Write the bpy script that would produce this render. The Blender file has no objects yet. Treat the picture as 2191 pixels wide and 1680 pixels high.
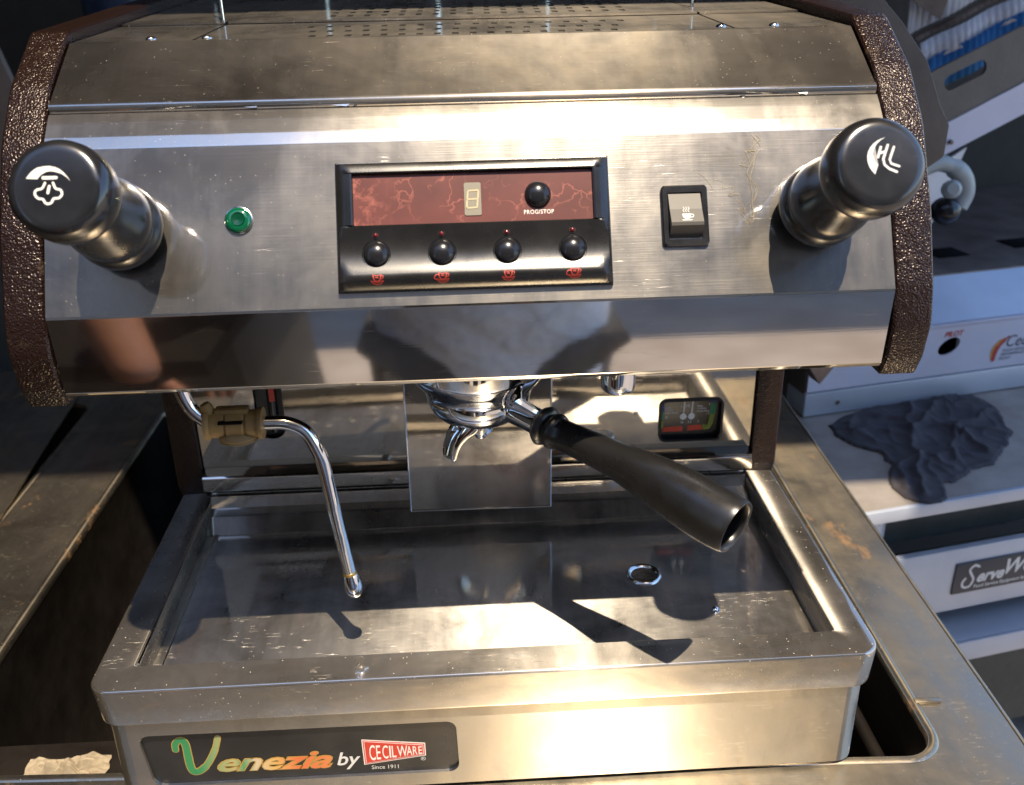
import bpy, bmesh, math, random
from mathutils import Vector, Matrix, noise
random.seed(7)
sc = bpy.context.scene
V = Vector
# ------------------------------------------------------------------ camera
CP = V((-0.00604, -0.42591, 0.36767)); pitch, roll, yaw = 0.4289176, -0.0187172, 0.0484261
fwd = V((math.sin(yaw)*math.cos(pitch), math.cos(yaw)*math.cos(pitch), -math.sin(pitch)))
rt = V((math.cos(yaw), -math.sin(yaw), 0)); upv = rt.cross(fwd)
r2 = rt*math.cos(roll)+upv*math.sin(roll); u2 = upv*math.cos(roll)-rt*math.sin(roll)
cam = bpy.data.cameras.new('camera'); co = bpy.data.objects.new('camera', cam); sc.collection.objects.link(co)
co.matrix_world = Matrix(((r2.x, u2.x, -fwd.x, CP.x), (r2.y, u2.y, -fwd.y, CP.y), (r2.z, u2.z, -fwd.z, CP.z), (0, 0, 0, 1)))
cam.sensor_fit = 'HORIZONTAL'; cam.sensor_width = 36; cam.lens = 36*2057.27/2191
cam.clip_start = 0.01; cam.clip_end = 300
cam.dof.use_dof = True; cam.dof.focus_distance = 0.53; cam.dof.aperture_fstop = 13
sc.camera = co
# ------------------------------------------------------------------ light
SUN = V((0.125, -0.36, 1.0)).normalized()
elev = math.asin(SUN.z); azim = math.atan2(SUN.x, SUN.y)
w = bpy.data.worlds.new('World'); sc.world = w; w.use_nodes = True
wn = w.node_tree.nodes; bg = wn['Background']
sky = wn.new('ShaderNodeTexSky'); sky.sky_type = 'NISHITA'; sky.sun_disc = False
sky.sun_elevation = elev; sky.sun_rotation = azim; sky.air_density = 1.0; sky.dust_density = 0.4; sky.ozone_density = 4.0
w.node_tree.links.new(sky.outputs[0], bg.inputs[0]); bg.inputs[1].default_value = 0.15
sl = bpy.data.lights.new('sun', 'SUN'); sl.energy = 3.1; sl.angle = math.radians(0.5); sl.color = (1.0, 0.84, 0.63)
so = bpy.data.objects.new('sun', sl); sc.collection.objects.link(so)
so.rotation_euler = SUN.to_track_quat('Z', 'Y').to_euler(); so.location = (0.5, -1.5, 4)
sc.view_settings.view_transform = 'Standard'; sc.view_settings.look = 'None'
sc.view_settings.exposure = 1.42; sc.view_settings.gamma = 1

# ------------------------------------------------------------------ materials
def mat(name):
    m = bpy.data.materials.new(name); m.use_nodes = True
    nt = m.node_tree; b = nt.nodes['Principled BSDF']
    return m, nt, b
def nd(nt, typ, ins=None, **kw):
    n = nt.nodes.new(typ)
    for k, v in kw.items(): setattr(n, k, v)
    for k, v in (ins or {}).items():
        if hasattr(v, 'is_output') or isinstance(v, bpy.types.NodeSocket): nt.links.new(v, n.inputs[k])
        else: n.inputs[k].default_value = v
    return n
def coords(nt, scale=(1, 1, 1), rot=(0, 0, 0), loc=(0, 0, 0)):
    g = nt.nodes.new('ShaderNodeNewGeometry')
    return nd(nt, 'ShaderNodeMapping', {0: g.outputs['Position'], 1: loc, 2: rot, 3: scale}).outputs[0]
def ocoords(nt, scale=(1, 1, 1), rot=(0, 0, 0), loc=(0, 0, 0)):
    g = nt.nodes.new('ShaderNodeTexCoord')
    return nd(nt, 'ShaderNodeMapping', {0: g.outputs['Object'], 1: loc, 2: rot, 3: scale}).outputs[0]
def ns(nt, vec, scale, detail=3, rough=.5, dist=0):
    return nd(nt, 'ShaderNodeTexNoise', {'Vector': vec, 'Scale': scale, 'Detail': detail, 'Roughness': rough, 'Distortion': dist}).outputs[0]
def ramp(nt, fac, stops):
    r = nt.nodes.new('ShaderNodeValToRGB'); nt.links.new(fac, r.inputs[0]); e = r.color_ramp.elements
    while len(e) < len(stops): e.new(.5)
    for i, (p, c) in enumerate(stops):
        e[i].position = p; e[i].color = (c, c, c, 1) if not isinstance(c, tuple) else (*c, 1)
    return r.outputs[0]
def mth(nt, op, a, b=0., clamp=False):
    n = nt.nodes.new('ShaderNodeMath'); n.operation = op; n.use_clamp = clamp
    for i, v in enumerate((a, b)):
        if isinstance(v, bpy.types.NodeSocket): nt.links.new(v, n.inputs[i])
        else: n.inputs[i].default_value = v
    return n.outputs[0]
def mixc(nt, f, a, b):
    n = nt.nodes.new('ShaderNodeMix'); n.data_type = 'RGBA'
    for i, v in ((0, f), (6, a), (7, b)):
        if isinstance(v, bpy.types.NodeSocket): nt.links.new(v, n.inputs[i])
        else: n.inputs[i].default_value = (*v, 1) if isinstance(v, tuple) else v
    return n.outputs[2]
def bump(nt, h, strength, dist, normal=None):
    ins = {'Strength': strength, 'Distance': dist, 'Height': h}
    n = nd(nt, 'ShaderNodeBump', ins)
    if normal: nt.links.new(normal, n.inputs['Normal'])
    return n.outputs[0]

def steel(name, col=(.56, .53, .49), r_sharp=.06, r_haze=.34, haze=.4, aniso=.6, scratch=.5, dust=.3, grime=.35, wave=.0, sdir=0.0, rust=0., brush=.22):
    """worn stainless steel: a mirror lobe and a brushed lobe, scratches, smudges and dust specks"""
    m, nt, b = mat(name); out = nt.nodes['Material Output']
    P = coords(nt)
    smudge = ns(nt, P, 14, 5, .6, .6)
    smudge2 = ns(nt, P, 55, 4, .65)
    fine = ns(nt, coords(nt, (9, 520, 520), (0, 0, sdir)), 3, 2)
    vert = ns(nt, coords(nt, (70, 9, 9), (0, .05, 0)), 1, 4, .6)
    gr = ramp(nt, mth(nt, 'ADD', mth(nt, 'MULTIPLY', smudge, .72), mth(nt, 'MULTIPLY', vert, .28)), [(.40, 0), (.62, 1)])
    # long strokes, two directions
    s1 = ramp(nt, ns(nt, coords(nt, (55, 1500, 1500), (0, .12, sdir)), 1, 1), [(.70, 0), (.75, 1)])
    s2 = ramp(nt, ns(nt, coords(nt, (110, 1700, 1700), (0, -.55, -.6)), 1, 1), [(.72, 0), (.77, 1)])
    gate = ramp(nt, ns(nt, coords(nt, (1, 1, 1), (0, 0, 0), (3, 1, 2)), 34, 3), [(.50, 0), (.66, 1)])
    sc_ = mth(nt, 'MULTIPLY', mth(nt, 'MAXIMUM', s1, s2), gate)
    # dust specks
    vo = nd(nt, 'ShaderNodeTexVoronoi', {'Vector': P, 'Scale': 420., 'Randomness': 1.})
    sp = ramp(nt, vo.outputs['Distance'], [(.09, 1), (.16, 0)])
    pick = ramp(nt, nd(nt, 'ShaderNodeSeparateColor', {0: vo.outputs['Color']}).outputs[0], [(.80, 0), (.84, 1)])
    specks = mth(nt, 'MULTIPLY', mth(nt, 'MULTIPLY', sp, pick), dust, True)
    c = mixc(nt, mth(nt, 'MULTIPLY', gr, grime), col, (col[0]*.84, col[1]*.79, col[2]*.71))
    h = mth(nt, 'ADD', mth(nt, 'MULTIPLY', fine, brush), mth(nt, 'MULTIPLY', sc_, scratch))
    nrm = bump(nt, h, .35, .0004)
    big = bump(nt, ns(nt, P, 5, 2), wave, .02)
    nrm_s = bump(nt, h, .06, .0003, big)
    tan = nd(nt, 'ShaderNodeCombineXYZ', {0: math.cos(sdir), 1: math.sin(sdir), 2: 0.}).outputs[0]
    g1 = nd(nt, 'ShaderNodeBsdfAnisotropic', {'Color': c, 'Roughness': mth(nt, 'ADD', r_sharp, mth(nt, 'MULTIPLY', smudge2, r_sharp*1.0)), 'Normal': nrm_s})
    g2 = nd(nt, 'ShaderNodeBsdfAnisotropic', {'Color': c, 'Roughness': mth(nt, 'ADD', r_haze-.06, mth(nt, 'MULTIPLY', smudge2, .12)), 'Anisotropy': aniso, 'Tangent': tan, 'Normal': nrm})
    hz = mth(nt, 'MULTIPLY', mth(nt, 'ADD', gr, .5), haze, True)
    hz = mth(nt, 'ADD', hz, mth(nt, 'MULTIPLY', sc_, .22+.12*scratch), True)
    mx = nd(nt, 'ShaderNodeMixShader', {0: hz, 1: g1.outputs[0], 2: g2.outputs[0]})
    dcol = nd(nt, 'ShaderNodeBsdfDiffuse', {'Color': (.62, .55, .45, 1)})
    film = mth(nt, 'ADD', specks, mth(nt, 'MULTIPLY', smudge, dust*.10), True)
    mx2 = nd(nt, 'ShaderNodeMixShader', {0: film, 1: mx.outputs[0], 2: dcol.outputs[0]})
    if rust:
        rm = mth(nt, 'MULTIPLY', ramp(nt, ns(nt, coords(nt, (1, .55, 1)), 24, 6, .72), [(.60, 0), (.67, 1)]), rust)
        rd = nd(nt, 'ShaderNodeBsdfDiffuse', {'Color': (.26, .15, .07, 1)})
        mx2 = nd(nt, 'ShaderNodeMixShader', {0: rm, 1: mx2.outputs[0], 2: rd.outputs[0]})
    nt.links.new(mx2.outputs[0], out.inputs[0])
    return m
def plain(name, col, rough=.5, metal=0., bscale=0, bstr=.2, bdist=.0005, var=0., spec=.5, coat=0.):
    m, nt, b = mat(name)
    P = coords(nt)
    if var:
        f = ramp(nt, ns(nt, P, 30, 5, .6), [(.3, 0), (.7, 1)])
        c = mixc(nt, f, tuple(x*(1-var) for x in col), tuple(min(1, x*(1+var)) for x in col))
        nt.links.new(c, b.inputs['Base Color'])
        nt.links.new(mth(nt, 'ADD', mth(nt, 'MULTIPLY', f, .15), rough-.07), b.inputs['Roughness'])
    else:
        b.inputs['Base Color'].default_value = (*col, 1); b.inputs['Roughness'].default_value = rough
    b.inputs['Metallic'].default_value = metal
    b.inputs['Specular IOR Level'].default_value = spec
    b.inputs['Coat Weight'].default_value = coat; b.inputs['Coat Roughness'].default_value = .1
    if bscale:
        nt.links.new(bump(nt, ns(nt, P, bscale, 3), bstr, bdist), b.inputs['Normal'])
    return m

M = {}
M['steel_panel'] = steel('brushed_panel_steel', (.50, .485, .465), .035, .305, .50, .22, .15, .35, .9)
M['steel_mirror'] = steel('polished_apron_steel', (.60, .575, .54), .03, .22, .13, .4, .2, .12, .2, .03)
M['steel_top'] = steel('smudged_cover_steel', (.45, .43, .405), .045, .34, .30, .5, .25, .3, 1.0)
M['steel_rim'] = steel('scratched_rim_steel', (.50, .475, .44), .045, .36, .22, .77, .7, 1.2, .45, 0, .02)
M['steel_base'] = steel('brushed_base_steel', (.58, .545, .48), .15, .34, .52, .80, .3, .15, .5)
M['steel_tray'] = steel('tray_steel', (.60, .58, .55), .025, .36, .46, .74, .9, .7, .4, .02, .06, 0., .75)
M['steel_back'] = steel('backsplash_steel', (.58, .55, .50), .02, .25, .12, .4, .2, .12, .2, .05)
M['steel_counter'] = steel('counter_steel', (.40, .36, .29), .14, .38, .5, .5, .9, .4, 1.0, 0, 0, .55)
M['chrome'], nt, b = mat('chrome')
b.inputs['Base Color'].default_value = (.78, .78, .78, 1); b.inputs['Metallic'].default_value = 1; b.inputs['Roughness'].default_value = .05
nt.links.new(bump(nt, ns(nt, coords(nt), 60, 2), .06, .003), b.inputs['Normal'])
M['chrome_worn'] = plain('worn_chrome', (.62, .60, .56), .18, 1, 220, .2, .0006, .25)
# hammered brown enamel
m, nt, b = mat('brown_hammered_enamel'); P = coords(nt)
vo = nd(nt, 'ShaderNodeTexVoronoi', {'Vector': nd(nt, 'ShaderNodeMix', {0: .0018, 4: P, 5: nd(nt, 'ShaderNodeTexNoise', {'Vector': P, 'Scale': 300.}).outputs[1]}, data_type='VECTOR').outputs[1], 'Scale': 1050.}, feature='SMOOTH_F1')
hgt = mth(nt, 'ADD', vo.outputs['Distance'], mth(nt, 'MULTIPLY', ns(nt, P, 420, 3), .8))
wear = ramp(nt, ns(nt, P, 45, 6, .7), [(.62, 0), (.70, 1)])
nt.links.new(mixc(nt, wear, (.019, .0085, .0055), (.065, .042, .028)), b.inputs['Base Color'])
b.inputs['Roughness'].default_value = .27; b.inputs['Metallic'].default_value = .35
nt.links.new(bump(nt, hgt, .6, .0009), b.inputs['Normal']); M['enamel'] = m
M['black_satin'] = plain('black_satin_plastic', (.012, .012, .013), .22, 0, 1500, .05, .0002, .3, .85)
M['black_grain'] = plain('black_grained_plastic', (.010, .0095, .009), .27, 0, 2600, .12, .0002, .2, .7)
M['black_rocker'] = plain('rocker_plastic', (.075, .070, .062), .5)
M['black_gloss'] = plain('black_button_plastic', (.012, .012, .014), .22)
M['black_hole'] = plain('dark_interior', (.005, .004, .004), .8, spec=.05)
M['dark_well'] = plain('stained_well_metal', (.012, .009, .007), .5, .3, 60, .2, .002, .3)
M['white_print'] = plain('white_print', (.75, .72, .66), .5)
M['print_white'] = plain('faded_white_print', (.62, .62, .60), .5)
M['red_print'] = plain('red_print', (.42, .04, .025), .5)
M['silicone'] = plain('tan_rubber', (.21, .135, .048), .62, 0, 300, .3, .0005, .2)
M['brass'] = plain('brass_ring', (.65, .45, .16), .3, 1)
M['nickel'] = plain('nickel_display', (.22, .20, .15), .4)
M['segment'] = plain('unlit_segment', (.48, .40, .24), .4)
m, nt, b = mat('green_lens'); b.inputs['Base Color'].default_value = (.0, .09, .035, 1); b.inputs['Roughness'].default_value = .08
b.inputs['Coat Weight'].default_value = 1; M['green'] = m
M['green_dark'] = plain('green_lens_core', (0, .045, .02), .2)
m, nt, b = mat('ruby_lens'); b.inputs['Base Color'].default_value = (.10, .006, .006, 1); b.inputs['Roughness'].default_value = .1; M['ruby'] = m
# red marbled display window
m, nt, b = mat('red_marble_film'); P = coords(nt)
wp = nd(nt, 'ShaderNodeMix', {0: .05, 4: P, 5: nd(nt, 'ShaderNodeTexNoise', {'Vector': P, 'Scale': 60., 'Detail': 4.}).outputs[1]}, data_type='VECTOR').outputs[1]
vein = nd(nt, 'ShaderNodeTexVoronoi', {'Vector': wp, 'Scale': 55.}, feature='DISTANCE_TO_EDGE').outputs['Distance']
vm = mth(nt, 'MULTIPLY', ramp(nt, vein, [(.0, 1), (.045, 0)]), ramp(nt, ns(nt, P, 70, 3), [(.46, 0), (.60, 1)]))
xs = nd(nt, 'ShaderNodeSeparateXYZ', {0: P}).outputs[0]
leftm = ramp(nt, mth(nt, 'MULTIPLY', mth(nt, 'ADD', xs, .06), 25.), [(.0, 1), (.55, 0)])
clus = mth(nt, 'MULTIPLY', ramp(nt, ns(nt, P, 170, 5, .7), [(.50, 0), (.68, 1)]), leftm)
c = mixc(nt, ramp(nt, ns(nt, P, 45, 3), [(.35, 0), (.7, 1)]), (.085, .016, .012), (.125, .026, .020))
c = mixc(nt, mth(nt, 'MAXIMUM', mth(nt, 'MULTIPLY', vm, .55), clus), c, (.40, .12, .08))
nt.links.new(c, b.inputs['Base Color']); b.inputs['Roughness'].default_value = .38; M['marble'] = m
# lettering gradient of the name plate: green, cream, orange along x
m, nt, b = mat('gradient_script_print'); P = coords(nt)
xs = nd(nt, 'ShaderNodeSeparateXYZ', {0: P}).outputs[0]
f = mth(nt, 'MULTIPLY', mth(nt, 'ADD', xs, .185), 11.2)
nt.links.new(ramp(nt, f, [(0, (.02, .20, .07)), (.14, (.02, .22, .08)), (.24, (.20, .30, .12)), (.36, (.40, .36, .16)), (.42, (.06, .26, .10)), (.5, (.55, .45, .30)), (.62, (.60, .38, .12)), (.78, (.62, .14, .04)), (1, (.60, .20, .06))]), b.inputs['Base Color'])
M['script'] = m
M['script_edge'] = plain('gold_outline_print', (.42, .26, .06), .5)
# outside things
def surf(name, c1, c2, scale, rough=.8, bscale=40, bstr=.3, bdist=.004, metal=0):
    m, nt, b = mat(name); P = coords(nt)
    nt.links.new(mixc(nt, ramp(nt, ns(nt, P, scale, 6, .6), [(.3, 0), (.7, 1)]), c1, c2), b.inputs['Base Color'])
    b.inputs['Roughness'].default_value = rough; b.inputs['Metallic'].default_value = metal
    nt.links.new(bump(nt, ns(nt, P, bscale, 5), bstr, bdist), b.inputs['Normal']); return m
M['steel_sky_tint'] = surf('sky_tinted_table_steel', (.42, .47, .56), (.54, .58, .66), 9, .38, 30, .03, .001, .35)  # blue sky reflection is mixed into this steel's base colour
M['ground'] = surf('concrete_ground', (.20, .17, .15), (.32, .29, .27), 3)
M['planks'] = surf('dark_roof_boards', (.11, .085, .065), (.19, .15, .12), 6)
M['darkwall'] = surf('dark_boards', (.022, .019, .016), (.045, .038, .032), 5)
M['cloth'] = surf('charcoal_rag', (.040, .037, .043), (.075, .068, .076), 60, .95, 1400, .5, .001)
M['shirt'] = surf('grey_blue_cotton', (.68, .71, .80), (.78, .81, .88), 12, .9, 9, .9, .05)
M['skin'] = surf('skin', (.24, .11, .065), (.30, .14, .085), 30, .5)
M['trousers'] = surf('dark_trousers', (.02, .02, .024), (.035, .035, .04), 12, .9)
M['hair'] = surf('dark_hair', (.02, .012, .008), (.04, .025, .016), 60, .7)
M['card_white'] = surf('whitewashed_cardboard', (.66, .62, .62), (.80, .77, .76), 30)
M['card_brown'] = surf('brown_cardboard', (.16, .10, .07), (.24, .16, .11), 40)
M['card_blue'] = surf('blue_printed_cardboard', (.02, .14, .36), (.03, .18, .42), 20)
M['taupe'] = surf('taupe_painted_steel', (.085, .070, .060), (.12, .10, .085), 25, .5, 200, .1)
M['greasy'] = surf('greasy_brown_steel', (.09, .065, .055), (.20, .16, .14), 22, .45, 60, .2, .002, .5)
M['white_panel'] = surf('pale_lilac_panel', (.52, .50, .58), (.60, .60, .72), 8, .35, 10, .02)
M['table_top'] = surf('scuffed_tabletop_steel', (.30, .26, .22), (.46, .42, .38), 16, .5, 90, .1, .001, .6)
M['slate'] = plain('slate_sign_enamel', (.028, .036, .05), .35)
M['red_plastic'] = plain('red_plastic', (.16, .008, .010), .4)
M['teal'] = surf('dark_teal_metal', (.018, .026, .028), (.03, .04, .042), 20, .5)
M['bluebottle'] = plain('navy_plastic', (.012, .022, .05), .35)
M['paper'] = surf('cream_paper', (.26, .21, .14), (.36, .30, .21), 30, .9)
M['leaf'] = surf('dry_brown_leaf', (.20, .09, .05), (.34, .17, .10), 60, .8)
M['rubber'] = surf('grey_rubber', (.03, .035, .03), (.06, .07, .06), 30, .7)
M['grains'] = plain('coffee_grounds', (.16, .07, .02), .9)
M['glue'] = plain('amber_glue_residue', (.46, .38, .22), .35)
M['lever'] = plain('grey_lever_enamel', (.35, .38, .38), .4)
M['gold'] = plain('orange_print', (.70, .30, .03), .5)
M['gauge_green'] = plain('gauge_green', (.01, .22, .10), .5); M['gauge_blue'] = plain('gauge_blue', (.03, .05, .20), .5)
M['gauge_lime'] = plain('gauge_lime', (.20, .26, .03), .5); M['gauge_red'] = plain('gauge_red', (.50, .05, .02), .5)
M['gauge_black'] = plain('gauge_face_black', (.010, .010, .011), .2)

# ------------------------------------------------------------------ object helpers
def link(name, me, m, parent=None, smooth=False, **props):
    o = bpy.data.objects.new(name, me); sc.collection.objects.link(o)
    if m is not None and not me.materials: me.materials.append(m)
    if smooth is True:
        for p in me.polygons: p.use_smooth = True
    elif smooth:
        for p in me.polygons: p.use_smooth = True
        sharp(me, smooth)
    if parent is not None:
        o.parent = parent
        if parent.type == 'EMPTY' and parent.parent is None:
            o.matrix_parent_inverse = Matrix.Translation(-parent.location)
    for k, v in props.items(): o[k] = v
    return o
def sharp(me, ang):
    bm = bmesh.new(); bm.from_mesh(me)
    for e in bm.edges:
        if len(e.link_faces) == 2: e.smooth = e.calc_face_angle(0) < math.radians(ang)
    bm.to_mesh(me); bm.free()
def bmo(name, bm, m, parent=None, smooth=False, **props):
    bmesh.ops.recalc_face_normals(bm, faces=bm.faces)
    me = bpy.data.meshes.new(name); bm.to_mesh(me); bm.free()
    return link(name, me, m, parent, smooth, **props)
def raw(name, vs, fs, m, parent=None, smooth=False, recalc=True, **props):
    me = bpy.data.meshes.new(name); me.from_pydata([tuple(v) for v in vs], [], fs)
    if recalc:
        bm = bmesh.new(); bm.from_mesh(me); bmesh.ops.recalc_face_normals(bm, faces=bm.faces); bm.to_mesh(me); bm.free()
    return link(name, me, m, parent, smooth, **props)
def thing(name, label, cat, loc, group=None):
    o = bpy.data.objects.new(name, None); sc.collection.objects.link(o); o.location = loc
    o.empty_display_size = .05; o['label'] = label; o['category'] = cat
    if group: o['group'] = group
    return o
def tag(o, label, cat, group=None):
    o['label'] = label; o['category'] = cat
    if group: o['group'] = group
    return o
def box_bm(bm, c, s, bev=0, rot=None, seg=2):
    r = bmesh.ops.create_cube(bm, size=1)['verts']
    for v in r: v.co = V((v.co.x*s[0], v.co.y*s[1], v.co.z*s[2]))
    if bev:
        es = {e for v in r for e in v.link_edges}
        g = bmesh.ops.bevel(bm, geom=list(es), offset=bev, segments=seg, profile=.6, affect='EDGES')
        r = list({v for v in g['verts']} | {v for v in r if v.is_valid})
    mt = (rot or Matrix.Identity(3))
    for v in r: v.co = mt @ v.co + V(c)
def box(name, c, s, m, parent=None, bev=0, rot=None, **props):
    bm = bmesh.new(); box_bm(bm, c, s, bev, rot); return bmo(name, bm, m, parent, 35 if bev else False, **props)
def fillet(pts, rad, n=5, closed=False):
    """round the corners of a 2D polyline; rad may be a list"""
    out = []; N = len(pts)
    for i, p in enumerate(pts):
        r = rad[i] if isinstance(rad, (list, tuple)) else rad
        if (not closed and i in (0, N-1)) or r <= 0: out.append(tuple(p)); continue
        a = V(pts[(i-1) % N]); b = V(p); c = V(pts[(i+1) % N])
        d1 = (a-b).normalized(); d2 = (c-b).normalized(); ang = d1.angle(d2)
        t = min(r/math.tan(ang/2), .49*(a-b).length, .49*(c-b).length); rr = t*math.tan(ang/2)
        cen = b+(d1+d2).normalized()*(rr/math.sin(ang/2)); s = b+d1*t; e = b+d2*t
        a0 = math.atan2(s[1]-cen[1], s[0]-cen[0]); a1 = math.atan2(e[1]-cen[1], e[0]-cen[0])
        da = (a1-a0+math.pi) % (2*math.pi)-math.pi
        for k in range(n+1):
            q = a0+da*k/n; out.append((cen[0]+rr*math.cos(q), cen[1]+rr*math.sin(q)))
    return out
def prism(name, prof, x0, x1, m, parent=None, smooth=35, bev=0, axis='x', **props):
    """closed profile in (y,z) extruded along x"""
    bm = bmesh.new()
    f = lambda p, x: (x, p[0], p[1]) if axis == 'x' else ((p[0], x, p[1]) if axis == 'y' else (p[0], p[1], x))
    A = [bm.verts.new(f(p, x0)) for p in prof]; B = [bm.verts.new(f(p, x1)) for p in prof]
    n = len(prof)
    fa = bm.faces.new(A); fb = bm.faces.new(B[::-1])
    for i in range(n): bm.faces.new((A[i], B[i], B[(i+1) % n], A[(i+1) % n]))
    bmesh.ops.recalc_face_normals(bm, faces=bm.faces)
    if bev:
        es = list(set(fa.edges) | set(fb.edges))
        bmesh.ops.bevel(bm, geom=es, offset=bev, segments=3, profile=.6, affect='EDGES')
    return bmo(name, bm, m, parent, smooth, **props)
def sheet_profile(pts, t):
    """give an open 2D polyline a thickness t on its right side"""
    out = []; n = len(pts)
    for i in range(n):
        a = V(pts[max(i-1, 0)]); c = V(pts[min(i+1, n-1)]); d = (c-a).normalized()
        out.append((pts[i][0]-d[1]*t, pts[i][1]+d[0]*t))
    return list(pts)+out[::-1]
def lathe(name, prof, o, axis, m, parent=None, n=48, smooth=40, **props):
    """prof: (radius, height) along axis from o"""
    ax = V(axis).normalized(); e1 = ax.orthogonal().normalized(); e2 = ax.cross(e1); o = V(o)
    vs = []; fs = []
    for r, h in prof:
        for k in range(n):
            a = 2*math.pi*k/n; vs.append(o+ax*h+(e1*math.cos(a)+e2*math.sin(a))*max(r, 1e-6))
    for i in range(len(prof)-1):
        for k in range(n): fs.append((i*n+k, i*n+(k+1) % n, (i+1)*n+(k+1) % n, (i+1)*n+k))
    if prof[0][0] > 1e-5: fs.append(tuple(range(n))[::-1])
    if prof[-1][0] > 1e-5: fs.append(tuple((len(prof)-1)*n+k for k in range(n)))
    bm = bmesh.new(); me = bpy.data.meshes.new(name); me.from_pydata([tuple(v) for v in vs], [], fs); bm.from_mesh(me); 
    bmesh.ops.remove_doubles(bm, verts=bm.verts, dist=1e-6); bpy.data.meshes.remove(me)
    return bmo(name, bm, m, parent, smooth, **props)
def spline(pts, k=8):
    P = [V(p) for p in pts]; P = [P[0]*2-P[1]]+P+[P[-1]*2-P[-2]]; out = []
    for i in range(1, len(P)-2):
        for j in range(k):
            t = j/k; a, b, c, d = P[i-1:i+3]
            out.append(.5*((2*b)+(c-a)*t+(2*a-5*b+4*c-d)*t*t+(3*b-a-3*c+d)*t**3))
    out.append(P[-2]); return out
def tube_bm(bm, path, rad, n=20, cap=True):
    path = [V(p) for p in path]; L = len(path)
    rad = rad if isinstance(rad, (list, tuple)) else [rad]*L
    t = (path[1]-path[0]).normalized(); e1 = t.orthogonal().normalized(); rings = []
    for i, p in enumerate(path):
        t = (path[min(i+1, L-1)]-path[max(i-1, 0)]).normalized(); e1 = (e1-t*e1.dot(t)).normalized(); e2 = t.cross(e1)
        rings.append([bm.verts.new(p+(e1*math.cos(2*math.pi*k/n)+e2*math.sin(2*math.pi*k/n))*rad[i]) for k in range(n)])
    for a, b in zip(rings, rings[1:]):
        for k in range(n): bm.faces.new((a[k], a[(k+1) % n], b[(k+1) % n], b[k]))
    if cap: bm.faces.new(rings[0][::-1]); bm.faces.new(rings[-1])
def tube(name, path, rad, m, parent=None, n=20, **props):
    bm = bmesh.new(); tube_bm(bm, path, rad, n); return bmo(name, bm, m, parent, 50, **props)
def rrect(x0, x1, y0, y1, r, n=6):
    rr = r if isinstance(r, (list, tuple)) else [r]*4   # order: (x0,y0),(x1,y0),(x1,y1),(x0,y1)
    out = []
    for (cx, cy, a0), q in zip(((x0, y0, math.pi), (x1, y0, 1.5*math.pi), (x1, y1, 0), (x0, y1, .5*math.pi)), rr):
        sx = 1 if cx == x0 else -1; sy = 1 if cy == y0 else -1
        for k in range(n+1):
            a = a0+math.pi/2*k/n; out.append((cx+sx*q+q*math.cos(a), cy+sy*q+q*math.sin(a)))
    return out
def loft(name, loops, m, parent=None, smooth=35, cap=(False, False), **props):
    bm = bmesh.new(); R = [[bm.verts.new(p) for p in L] for L in loops]; n = len(R[0])
    for a, b in zip(R, R[1:]):
        for k in range(n): bm.faces.new((a[k], a[(k+1) % n], b[(k+1) % n], b[k]))
    if cap[0]: bm.faces.new(R[0][::-1])
    if cap[1]: bm.faces.new(R[-1])
    return bmo(name, bm, m, parent, smooth, **props)
def plate_holes(name, outer, holes, z, th, m, parent=None, frame=None, **props):
    """flat plate with real holes: outer / holes are 2D loops"""
    bm = bmesh.new(); f = frame or (lambda p, h: V((p[0], p[1], h)))
    es = []; 
    for L in [outer]+holes:
        vs = [bm.verts.new((p[0], p[1], 0)) for p in L]
        es += [bm.edges.new((vs[i], vs[(i+1) % len(vs)])) for i in range(len(vs))]
    bmesh.ops.triangle_fill(bm, edges=es, use_beauty=True, use_dissolve=False)
    g = bmesh.ops.extrude_face_region(bm, geom=bm.faces[:])
    for v in [x for x in g['geom'] if isinstance(x, bmesh.types.BMVert)]: v.co.z -= th
    for v in bm.verts: v.co = f((v.co.x, v.co.y), z+v.co.z)
    return bmo(name, bm, m, parent, False, **props)
def flat(name, loops, frame, h, m, parent=None, th=.0002, **props):
    """flat printed shapes: each loop (u,v) becomes a thin raised polygon in a frame"""
    bm = bmesh.new()
    for q, L in enumerate(loops):
        e_ = (q % 9)*4e-6 if len(loops) > 1 else 0
        if len(L) == 12: e_ += 4e-5
        a = [bm.verts.new(frame((p[0], p[1]), h)) for p in L]; b = [bm.verts.new(frame((p[0], p[1]), h+th+e_)) for p in L]
        n = len(L); bm.faces.new(b); 
        for i in range(n): bm.faces.new((a[i], a[(i+1) % n], b[(i+1) % n], b[i]))
    bmesh.ops.triangulate(bm, faces=[x for x in bm.faces if len(x.verts) > 4])
    return bmo(name, bm, m, parent, False, **props)
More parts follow.
